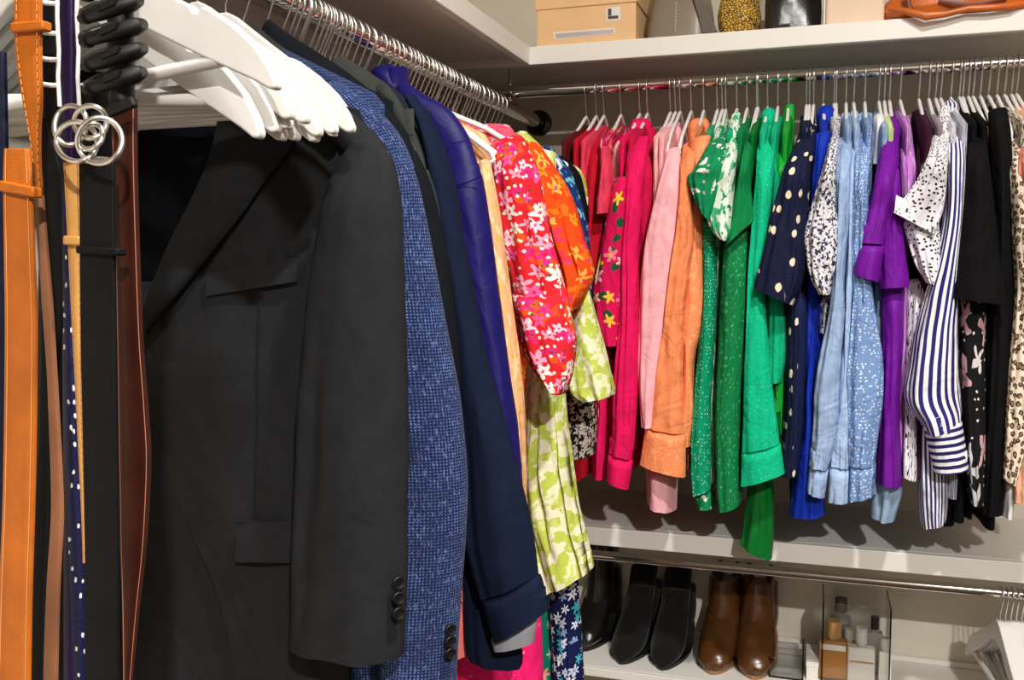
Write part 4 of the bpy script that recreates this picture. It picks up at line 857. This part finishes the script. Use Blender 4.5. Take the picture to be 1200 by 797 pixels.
for i, (cx, cy, rx, ry, rot, Yr) in enumerate([(83, 147, 19, 23, .2, .546), (106, 143, 19, 19, -.2, .541), (90, 166, 24, 23, .3, .538), (117, 165, 26, 27, 0, .533), (106, 160, 13, 16, .7, .536)]):
    pts = []
    for k in range(40):
        a = 6.2832*k/40; x = rx*math.cos(a); y = ry*math.sin(a)
        pts.append(atY(cx+x*math.cos(rot)-y*math.sin(rot), cy+x*math.sin(rot)+y*math.cos(rot), Yr+.004*math.sin(a*2+i)))
    MB().tube(pts, .0019, 10, closed=True).build('buckle_ring', m_silver, bk)
rN = [(130, 120, 158, 116), (131, 190, 158, 188), (134, 300, 161, 300), (136, 400, 165, 400), (137, 480, 171, 480), (138, 545, 174, 545), (140, 640, 169, 640), (143, 720, 160, 720), (145, 830, 150, 830)]
belt('glossy dark brown leather belt beside the charcoal jacket', brn, rN, .572, st=stb, frac=.07)
belt('black belt seen from its edge behind the tan belt', blk, [(44, 140, 52, 135), (47, 220, 74, 220), (48, 320, 75, 320), (46, 500, 62, 500), (38, 640, 58, 640), (36, 830, 56, 830)], .592)
belt('navy silk tie with small white specks', tiedot, [(72, 185, 80, 185), (73, 300, 84, 300), (74, 400, 88, 400), (76, 500, 92, 500), (79, 600, 96, 600), (82, 700, 99, 700), (88, 830, 100, 830)], .58, .004, name='necktie', cat='tie', bul=.004)
belt('purple silk tie hanging from the white tie rack', tiepur, [(71, -20, 88, -20), (71, 60, 89, 60), (72, 120, 89, 120), (73, 200, 88, 200), (73, 400, 90, 400), (74, 600, 92, 600), (74, 830, 90, 830)], .61, .004, name='necktie', cat='tie', bul=.004)
belt('black silk tie behind the purple tie', tieblk, [(48, -10, 72, -10), (46, 120, 74, 120), (44, 400, 78, 400), (40, 700, 80, 700), (38, 830, 80, 830)], .625, .004, name='necktie', cat='tie', bul=.004)
belt('dark navy tie at the left edge of the photo', tienav, [(-40, 60, 4, 60), (-42, 300, 8, 300), (-44, 600, 8, 600), (-44, 830, 6, 830)], .60, .004, name='necktie', cat='tie', bul=.004)
belt('dark slate tie between the black belt and brown belt', tieblk, [(86, 100, 130, 100), (88, 300, 140, 300), (90, 600, 144, 600), (90, 830, 146, 830)], .63, .004, name='necktie', cat='tie', bul=.004)
# ------------------------------------------------------------------ upper shelf: shoe box and bags
m_box = plain('kraft peach cardboard', (232, 190, 142), .75, 0, .25, 0, 90, .0004, var=.03); m_label = plain('white paper label', (232, 226, 218), .7); m_ink = plain('dark printed ink', (70, 78, 80), .8); m_strip = plain('grey strip print', (186, 176, 180), .6, var=.1)
taupe = leather('taupe leather', (128, 116, 100), .42, .1, .08); taupe_d = leather('dark taupe leather', (86, 76, 64), .5, .05, .1); blkbag = leather('black glossy leather', (16, 16, 17), .25, .4, .1); nudebag = plain('nude matte leather', (226, 200, 176), .55, 0, .3, 0, 200, .0003, var=.02); cognac = leather('cognac leather', (200, 100, 34), .4, .2, .2); cogd = leather('dark cognac leather', (120, 54, 18), .5, .1, .2)
N = NT('gold animal print'); q = N.scale(N.co('Object'), (150, 150, 190)); v = N.vor(N.wob(q, .6, 1.5), 1., 'DISTANCE_TO_EDGE', '3D')
gold = finish(N, N.mix(N.step(v.outputs['Distance'], .06, .10), L((58, 38, 20)), L((222, 176, 72))), .5, N.math('MULTIPLY', N.step(v.outputs['Distance'], .05, .2), .0012), 0, 0, 900, .4, 0, 0, 'Object')
ST = SHELF_T+.0006
def xs(px, Y): return atY(px, 40, Y).x
# shoe box
by0 = 1.932; x0, x1 = xs(629, by0), xs(745, by0); byd = by0+.30
t = thing('shoe_box', 'peach cardboard shoe box with lid and paper label on the upper shelf', 'box', ((x0+x1)/2, by0+.15, ST))
zl = atY(640, 11, by0-.003).z
MB().box((x0, by0, ST), (x1, byd, ST+.10)).build('carton', m_box, t, False, .0015)
lid = MB().box((x0-.003, by0-.003, zl), (x1+.003, byd+.003, ST+.128)).build('lid', m_box, t, False, .0015)
def quad(px, Y, name, mat, parent, th=.0006):
    p = [atY(x, y, Y) for x, y in px]; n = Vector((0, -th, 0)); v = p+[a+n for a in p]
    return MB().add(v, [(3, 2, 1, 0), (4, 5, 6, 7), (0, 1, 5, 4), (1, 2, 6, 5), (2, 3, 7, 6), (3, 0, 4, 7)]).build(name, mat, parent, False)
lb = quad([(710.5, 9.5), (727, 7.5), (727, 23.5), (710.5, 25)], by0-.0002, 'paper_label', m_label, t)
quad([(712.5, 10.5), (716.5, 10), (716.5, 18), (712.5, 18.5)], by0-.0009, 'barcode', m_ink, lb); quad([(712.5, 19), (724.5, 18), (724.5, 21.5), (712.5, 22.5)], by0-.0009, 'barcode', m_ink, lb)
sl = quad([(648.5, 38), (720.5, 32.5), (720.5, 39.5), (649.5, 46.5)], by0-.0002, 'strip_label', m_label, t)
quad([(650.5, 39.5), (719, 34), (719, 38.5), (651, 45)], by0-.0009, 'strip_print', m_strip, sl)
# a generic soft bag: rounded loft of boxes
def bag_mb(cx, cy, z0, prof, seg=40, p=4., lean=(0, 0), seed=1, dent=.004):
    """prof: [(z, half_x, half_y)] superellipse rings"""
    V = []; f = []; n = len(prof)
    rows = []
    for i in range(n-1):
        for s in range(6):
            t = s/6; rows.append(tuple(prof[i][j]+(prof[i+1][j]-prof[i][j])*t for j in range(3)))
    rows.append(prof[-1]); n = len(rows)
    for z, hx, hy in rows:
        for k in range(seg):
            a = 6.2832*k/seg; c, s = math.cos(a), math.sin(a)
            r = (abs(c)**p+abs(s)**p)**(-1/p)
            d = dent*noise.noise(Vector((c*1.5+seed, s*1.5, z*9+seed)))
            V.append(Vector((cx+c*r*(hx+d)+lean[0]*z, cy+s*r*(hy+d)+lean[1]*z, z0+z)))
    for i in range(n-1):
        for k in range(seg): f.append((i*seg+k, i*seg+(k+1) % seg, (i+1)*seg+(k+1) % seg, (i+1)*seg+k))
    f.append(tuple(range(seg))); f.append(tuple((n-1)*seg+k for k in range(seg)))
    return MB().add(V, f)
# taupe bag
cx, cy = xs(800, 2.02), 2.02
t = thing('handbag', 'taupe grey leather handbag next to the shoe box', 'bag', (cx, cy, ST))
w = (xs(838, 1.94)-xs(760, 1.94))/2
bd = bag_mb(cx, cy, ST, [(0, w-.004, .075), (.004, w, .08), (.07, w-.008, .07), (.14, w-.02, .05), (.2, w-.03, .03), (.205, w-.034, .026)], p=5, seed=4).build('body', taupe, t)
MB().prism([(-.004, 0), (.026, 0), (-.018, .095), (-.03, .095)], (cx+w-.012, cy-.0795, ST+.004), (1, 0, 0), (0, 0, 1), (0, 1, 0), .004).build('side_strap', taupe_d, t, False, .001)
stm = MB()
for k in range(9): stm.tube([(cx-.004, cy-.0815+.0012*k, ST+.012+k*.007), (cx-.004, cy-.0808+.0012*k, ST+.016+k*.007)], .0006, 5)
stm.build('stitching', m_label, bd)
MB().tube([(cx-.04, cy-.02, ST+.2), (cx-.035, cy-.03, ST+.25), (cx, cy-.03, ST+.27), (cx+.035, cy-.03, ST+.25), (cx+.04, cy-.02, ST+.2)], .005, 8).build('handle', taupe_d, t)
# gold pouch
cx, cy = xs(866, 2.0), 2.0
t = thing('pouch', 'yellow gold animal print pouch between the taupe and black bags', 'bag', (cx, cy, ST))
w = (xs(891, 1.95)-xs(840, 1.95))/2
bag_mb(cx, cy, ST, [(0, w*.62, .035), (.006, w*.8, .045), (.025, w*.97, .052), (.045, w, .052), (.075, w*.86, .046), (.11, w*.6, .035), (.13, w*.5, .02)], p=2.5, seed=8).build('body', gold, t)
MB().tube([(cx-w*.5, cy, ST+.131), (cx+w*.5, cy, ST+.131)], .003, 8).build('zip', m_silver, t)
MB().lathe([(.0022, 0), (.0032, .002), (.0022, .004)], (cx+w*.98, cy-.048, ST+.02), 10).build('stud', m_silver, t)
# black bag
cx, cy = xs(928, 2.02), 2.02
t = thing('handbag', 'glossy black leather handbag beside the gold pouch', 'bag', (cx, cy, ST))
w = (xs(962, 1.95)-xs(893, 1.95))/2
bag_mb(cx, cy, ST, [(0, w*.96, .07), (.005, w, .075), (.06, w*.93, .07), (.13, w*.82, .05), (.18, w*.78, .03), (.185, w*.74, .025)], p=4, seed=12, dent=.007).build('body', blkbag, t)
MB().tube([(cx-w*.5, cy, ST+.18), (cx-w*.45, cy, ST+.235), (cx, cy, ST+.26), (cx+w*.45, cy, ST+.235), (cx+w*.5, cy, ST+.18)], .0045, 8).build('handle', blkbag, t)
# nude clutch / box bag
xa, xb = xs(967, 1.945), xs(1036, 1.945)
t = thing('box_bag', 'nude beige structured bag between the black and cognac bags', 'bag', ((xa+xb)/2, 2.0, ST))
MB().box((xa, 1.945, ST), (xb, 2.07, ST+.15)).build('body', nudebag, t, True, .005, bseg=3)
MB().box((xa-.0006, 1.944, ST+.07), (xb+.0006, 1.9455, ST+.151)).build('flap', nudebag, t, False, .0005)
MB().prism([(-.004, 0), (.004, 0), (.004, .14), (-.004, .14)], (xa-.002, 1.95, ST), (0, 1, 0), (0, 0, 1), (1, 0, 0), .003).build('edge_trim', m_label, t, False, .0008)
# cognac slouchy bag
xa, xb = xs(1038, 1.93), xs(1215, 1.93); cx = (xa+xb)/2; cy = 1.985; w = (xb-xa)/2
t = thing('slouch_bag', 'cognac brown slouchy leather bag lying at the shelf edge', 'bag', (cx, cy, ST))
bag_mb(cx, cy, ST, [(0, w*.9, .05), (.006, w*.97, .066), (.02, w, .072), (.038, w*.97, .066), (.055, w*.85, .05), (.07, w*.7, .03)], p=3, seed=21, dent=.012).build('body', cognac, t)
fp = [atY(x, y, Y) for x, y, Y in [(1042, 10, 1.925), (1062, 13, 1.906), (1085, 19, 1.897), (1110, 16, 1.9), (1135, 10, 1.902), (1160, 9, 1.901), (1185, 7, 1.905), (1208, 3, 1.92)]]
MB().tube(fp, [.004, .006, .008, .006, .0055, .006, .006, .004], 10, flat=.8).build('front_roll', cognac, t)
MB().tube([atY(x, y, 1.915) for x, y in [(1100, 0), (1125, 4), (1150, 3), (1180, -4)]], [.008, .011, .011, .006], 10, flat=.5).build('opening', cogd, t)
MB().tube([atY(x, y, 1.909) for x, y in [(1062, -10), (1065, 6), (1069, 13)]], .0045, 8, flat=.5).build('tassel', cogd, t)

# ------------------------------------------------------------------ shoe shelf
suede = cloth('black suede', (17, 17, 18), .95, .1, .1, .5, .1, coord='Object'); sole_b = plain('black rubber sole', (14, 14, 14), .5); boot_br = leather('brown boot leather', (74, 42, 12), .26, .45, .3); boot_in = plain('dark boot lining', (36, 24, 16), .8); sole_t = plain('tan welt', (150, 112, 76), .6); heel_d = plain('stacked dark heel', (48, 32, 22), .5)
def boot(name, label, heel, toe, up, mat, solem, inm, height, width, heel_h, shaft, zip_=None, opening=.5, pointed=.5, front_v=0., taper=0.):
    """ankle boot: heel/toe are world xy points on the shelf; lofted along the foot, then the shaft"""
    h = Vector((heel[0], heel[1], 0)); tt = Vector((toe[0], toe[1], 0)); L_ = (tt-h).length; d = (tt-h).normalized(); s = Vector((-d.y, d.x, 0)); Zs = SHOE_Z+.0006
    t = thing(name, label, 'boot', (heel[0], heel[1], Zs), 'boots on the low shelf')
    # upper: rings swept from toe (horizontal axis) up around the ankle to the shaft (vertical)
    rings = []
    # (along 0 heel..1 toe, z centre, half width, half height, tilt 0 = ring upright across the foot, 1 = ring horizontal)
    prof = [(.985, .016, .42-.2*pointed, .009, 0), (.955, .021, .66-.2*pointed, .016, 0), (.90, .026, .84-.14*pointed, .022, 0), (.80, .031, .94, .027, 0), (.68, .038+heel_h*.08, 1., .034, .05), (.56, .05+heel_h*.28, .96, .042, .2), (.46, .065+heel_h*.5, .9, .047, .42), (.38, .082+heel_h*.7, .84, .05, .65), (.31, .105+heel_h*.8, .80, .052, .85), (.265, .135+heel_h*.8, .80, .054, 1), (.25, .135+heel_h*.8+(height-.135-heel_h*.8)*.5, .84-.22*taper, .056-.008*taper, 1), (.245, height, .88-.34*taper, .058-.014*taper, 1)]
    seg = 32; V = []; f = []
    pr = []
    for i in range(len(prof)-1):
        for q in range(4):
            u = q/4; a = prof[max(i-1, 0)]; b = prof[i]; c = prof[i+1]; e = prof[min(i+2, len(prof)-1)]
            pr.append(tuple(cr(a[j], b[j], c[j], e[j], u) for j in range(5)))
    pr.append(prof[-1])
    for al, z, hw, hh, ti in pr:
        ax = Vector((0, 0, 1))*(1-ti)+d*-1*ti; ax.normalize(); c = h+d*(al*L_)+Vector((0, 0, Zs+z))
        for k in range(seg):
            a = 6.2832*k/seg; ca, sa = math.cos(a), math.sin(a)
            V.append(c+s*(ca*hw*width/2)+ax*(sa*hh))
            if V[-1].z < Zs+.004: V[-1].z = Zs+.004
            # V-shaped or slanted shaft top
            if z > height-.02 and front_v: V[-1].z -= front_v*max(0, -sa)*(z-height+.02)/.02
    n = len(pr)
    for i in range(n-1):
        for k in range(seg): f.append((i*seg+k, i*seg+(k+1) % seg, (i+1)*seg+(k+1) % seg, (i+1)*seg+k))
    f.append(tuple(range(seg)))
    b = len(V); c = sum((V[(n-1)*seg+k] for k in range(seg)), Vector())/seg
    for k in range(seg): V.append(c+(V[(n-1)*seg+k]-c)*.9)
    for k in range(seg): V.append(c+(V[(n-1)*seg+k]-c)*.86-Vector((0, 0, .05)))
    for k in range(seg):
        k2 = (k+1) % seg; f.append(((n-1)*seg+k, (n-1)*seg+k2, b+k2, b+k)); f.append((b+k, b+k2, b+seg+k2, b+seg+k))
    up_ = MB().add(V, f).build('upper', mat, t)
    MB().lathe([(.031*width/.085, 0), (.031*width/.085, .002)], c-Vector((0, 0, .045)), 20).build('lining', inm, t)
    # sole
    out = []
    for k in range(28):
        u = k/27; wv = (math.sin(min(1, u/.25)*math.pi/2)**.6)*(.46-.05*math.cos(u*6.28+.6))*(max(0, 1-max(0, (u-.62)/.385)**(2.4-pointed))**.6)
        out.append((u, wv))
    ol = [(u*L_*1.02-.004, wv*width*1.04) for u, wv in out]+[(u*L_*1.02-.004, -wv*width*1.04) for u, wv in reversed(out)]
    sv = []; sf = []; m = len(ol)
    for lay, zz in ((0, 0), (1, .008)):
        for a, b_ in ol:
            u = a/L_; lift = heel_h*sm((.5-u)/.42)*.98
            sv.append(h+d*a+s*b_+Vector((0, 0, Zs+zz+lift)))
    sf = [tuple(range(m-1, -1, -1)), tuple(range(m, 2*m))]+[(i, (i+1) % m, m+(i+1) % m, m+i) for i in range(m)]
    # fan-safe: split top & bottom into quads
    sf = []
    hlf = m//2
    for base in (0, m):
        for i in range(hlf-1): sf.append((base+i, base+i+1, base+m-2-i, base+m-1-i))
    sf += [(i, (i+1) % m, m+(i+1) % m, m+i) for i in range(m)]
    MB().add(sv, sf).build('sole', solem, t, False)
    # back counter of the heel cup
    hv = [(.036*width/.08, heel_h*.9+.004), (.04*width/.08, heel_h+.012), (.042*width/.08, heel_h+.04), (.04*width/.08, heel_h+.08), (.039*width/.08, min(height-.01, heel_h+.11))]
    MB().lathe([(r, z) for r, z in hv], h+d*(.2*L_)+Vector((0, 0, Zs)), 28, 1, 1).build('heel_counter', mat, t)
    MB().lathe([(.026, 0), (.027, .004), (.029, heel_h*.7), (.033, heel_h)], h+d*(.16*L_)+Vector((0, 0, Zs)), 24).build('heel', heel_d if solem is not sole_b else sole_b, t)
    if zip_:
        MB().tube([h+d*(.30*L_)+s*zip_*(width*.42)+Vector((0, 0, Zs+height-.012)), h+d*(.34*L_)+s*zip_*(width*.43)+Vector((0, 0, Zs+heel_h+.05))], .0016, 6).build('zip', m_silver, t)
        MB().lathe([(.002, 0), (.0026, .006), (.002, .012)], h+d*(.33*L_)+s*zip_*(width*.445)+Vector((0, 0, Zs+heel_h+.055)), 8).build('zip_pull', m_silver, t)
    return t
def on_shoe(px, py): p = atZ(px, py, SHOE_Z); return (p.x, p.y)
def pair(toe_px, toe_py, heel_dx, L_): 
    tx, ty = on_shoe(toe_px, toe_py); dx = heel_dx; return (tx+dx, ty+math.sqrt(L_*L_-dx*dx)), (tx, ty)
hA, tA = pair(727, 779, .035, .215); boot('ankle_boot', 'black suede ankle boot, left one of the black pair', hA, tA, None, suede, sole_b, sole_b, .15, .078, .055, 0, pointed=.45, front_v=.04, taper=1.)
hA, tA = pair(775, 786, .02, .215); boot('ankle_boot', 'black suede ankle boot with side zip, right one of the black pair', hA, tA, None, suede, sole_b, sole_b, .15, .078, .055, 0, zip_=-1, pointed=.45, front_v=.04, taper=1.)
hA, tA = pair(834, 791, .02, .225); boot('ankle_boot', 'brown leather ankle boot, left one of the brown pair', hA, tA, None, boot_br, sole_t, boot_in, .195, .086, .05, 0, pointed=.2, front_v=.03, taper=.35)
hA, tA = pair(883, 797, 0, .225); boot('ankle_boot', 'brown leather ankle boot, right one of the brown pair', hA, tA, None, boot_br, sole_t, boot_in, .195, .088, .05, 0, pointed=.2, front_v=.03, taper=.2)
hA, tA = pair(680, 764, .03, .21); boot('tall_boot', 'black leather boot half hidden by the navy floral dress', hA, tA, None, blkbag, sole_b, sole_b, .24, .082, .05, 0, pointed=.4)
# clear trays left of the perfume box
N = NT('clear acrylic'); b = N.b; b.inputs['Base Color'].default_value = (.95, .96, .96, 1); b.inputs['Roughness'].default_value = .03; b.inputs['Transmission Weight'].default_value = 1; b.inputs['IOR'].default_value = 1.3; acr = N.m
N = NT('clear perfume glass'); b = N.b; b.inputs['Base Color'].default_value = (.93, .92, .88, 1); b.inputs['Roughness'].default_value = .05; b.inputs['Transmission Weight'].default_value = .75; b.inputs['IOR'].default_value = 1.4; glass = N.m
amber = plain('amber liquid', (176, 120, 60), .15, 0, .5, .3); amber2 = plain('brown liquid', (88, 66, 44), .15, 0, .5, .3); frost = plain('frosted white glass', (226, 220, 208), .3, 0, .5); m_capb = plain('black cap', (16, 16, 17), .3); m_goldc = plain('pale gold cap', (222, 172, 110), .3, .6); m_greyc = plain('brown grey cap', (72, 64, 54), .4); m_clr = plain('milky plastic', (214, 212, 204), .35, 0, .5)
SZ = SHOE_Z+.0006
def opn_box(name, label, x0, x1, y0, y1, h, th=.003, lip=True):
    t = thing(name, label, 'box', ((x0+x1)/2, (y0+y1)/2, SZ))
    MB().box((x0, y0, SZ), (x1, y1, SZ+th)).build('base', acr, t, False, .0005)
    for nm, a, b_ in [('front_wall', (x0, y0, SZ+th), (x1, y0+th, SZ+h)), ('rear_wall', (x0, y1-th, SZ+th), (x1, y1, SZ+h)), ('side_wall', (x0, y0+th, SZ+th), (x0+th, y1-th, SZ+h)), ('side_wall', (x1-th, y0+th, SZ+th), (x1, y1-th, SZ+h))]:
        MB().box(a, b_).build(nm, acr, t, False, .0004)
    return t
PY = 2.075
bx0, bx1 = atY(963, 760, PY).x, atY(1044, 760, PY).x; bz = atY(1005, 711, PY).z
opn_box('acrylic_box', 'clear acrylic box filled with perfume bottles', bx0, bx1, PY, PY+.13, bz-SZ, .003)
def bottle(label, px, Y, w, d, h, bodym, cap, neck=.008, liq=None, capm=m_capb, lab=None, round_=False, dy=0):
    p = atY(px, 770, Y); x = p.x; z = SZ+.0034
    t = thing('perfume_bottle', label, 'bottle', (x, Y, z), 'perfume bottles in the acrylic box')
    ch, cw = cap
    if round_:
        MB().lathe([(w*.8/2, 0), (w/2, .003), (w/2, h-.008), (w*.42, h-.003), (neck, h), (neck, h+.006)], (x, Y, z), 24).build('body', bodym, t)
    else:
        MB().box((x-w/2, Y-d/2, z), (x+w/2, Y+d/2, z+h)).build('body', bodym, t, False, .003)
        MB().lathe([(neck, 0), (neck, .007)], (x, Y, z+h), 16).build('neck', m_silver, t)
    cb = MB().lathe([(cw, 0), (cw, ch*.96), (cw*.93, ch)], (x, Y, z+h+.0065), 20).build('cap', capm, t)
    if lab:
        y0 = Y-(w/2 if round_ else d/2)-.0012
        l0 = MB().box((x-w*.44, y0, z+lab[0]), (x+w*.44, y0+.0008, z+lab[1])).build('label_band', lab[2], t, False)
    return t
H_ = bz-SZ
zt = lambda py, Y=PY+.06: atY(1000, py, Y).z-SZ-.0034
bottle('tall round perfume bottle with brown cap rising above the box', 984, PY+.095, .046, .046, .118, glass, (.03, .013), capm=m_greyc, round_=True)
MB().lathe([(.0205, 0), (.0212, .004), (.0212, .085), (.019, .088)], (atY(984, 770, PY+.095).x, PY+.095, SZ+.0045), 24).build('liquid', amber2, [o for o in COL.objects if o.name.startswith('perfume_bottle') and o.parent is None][-1])
b1 = bottle('amber rectangular perfume bottle with pale gold cap and paper band', 976, PY+.026, .058, .03, .085, amber, (.036, .016), capm=m_goldc, lab=(.066, .078, m_label))
bottle('frosted white perfume bottle with milky cap in front', 1009, PY+.026, .056, .028, .076, frost, (.036, .012), capm=m_clr, lab=(.045, .048, m_goldc))
bottle('slim perfume bottle with black square cap', 1024, PY+.07, .034, .024, .095, glass, (.028, .0085), capm=m_capb)
bottle('small white perfume bottle at the right of the box', 1037, PY+.026, .026, .024, .072, frost, (.022, .011), capm=m_clr)
bottle('clear perfume bottle with silver collar between amber and frosted bottles', 994, PY+.062, .034, .024, .07, glass, (.022, .010), capm=m_clr)
xa, xb = atY(918, 770, PY).x, atY(942, 770, PY).x
opn_box('acrylic_tray', 'clear acrylic tray left of the perfume box', xa-.03, xb, PY-.01, PY+.12, .045)
t = thing('jewelry_box', 'small white box between the clear tray and perfume box', 'box', (atY(951, 780, PY).x, PY+.05, SZ))
xa, xb = atY(945, 780, PY).x, atY(959, 780, PY).x
MB().box((xa, PY, SZ), (xb, PY+.1, SZ+.03)).build('carton', m_label, t, False, .001); MB().box((xa-.001, PY-.001, SZ+.0302), (xb+.001, PY+.101, SZ+.041)).build('lid', m_shelf, t, False, .001)
# empty white hangers on the rod under the middle shelf
for i in range(9):
    px = 1173+i*6.5
    lb = 'leftmost white hanger on the rod under the middle shelf' if i == 0 else f'{ORD[i]} white hanger from the left on the rod under the middle shelf'
    x = atY(px, 693, MROD_Y).x
    place_hanger('wood', (x, MROD_Y, MROD_Z), -math.pi/2+[.09, .03, .02, -.02, .03, 0, .04, -.03, .02][i], lb, 'M', 'white hangers under the middle shelf')
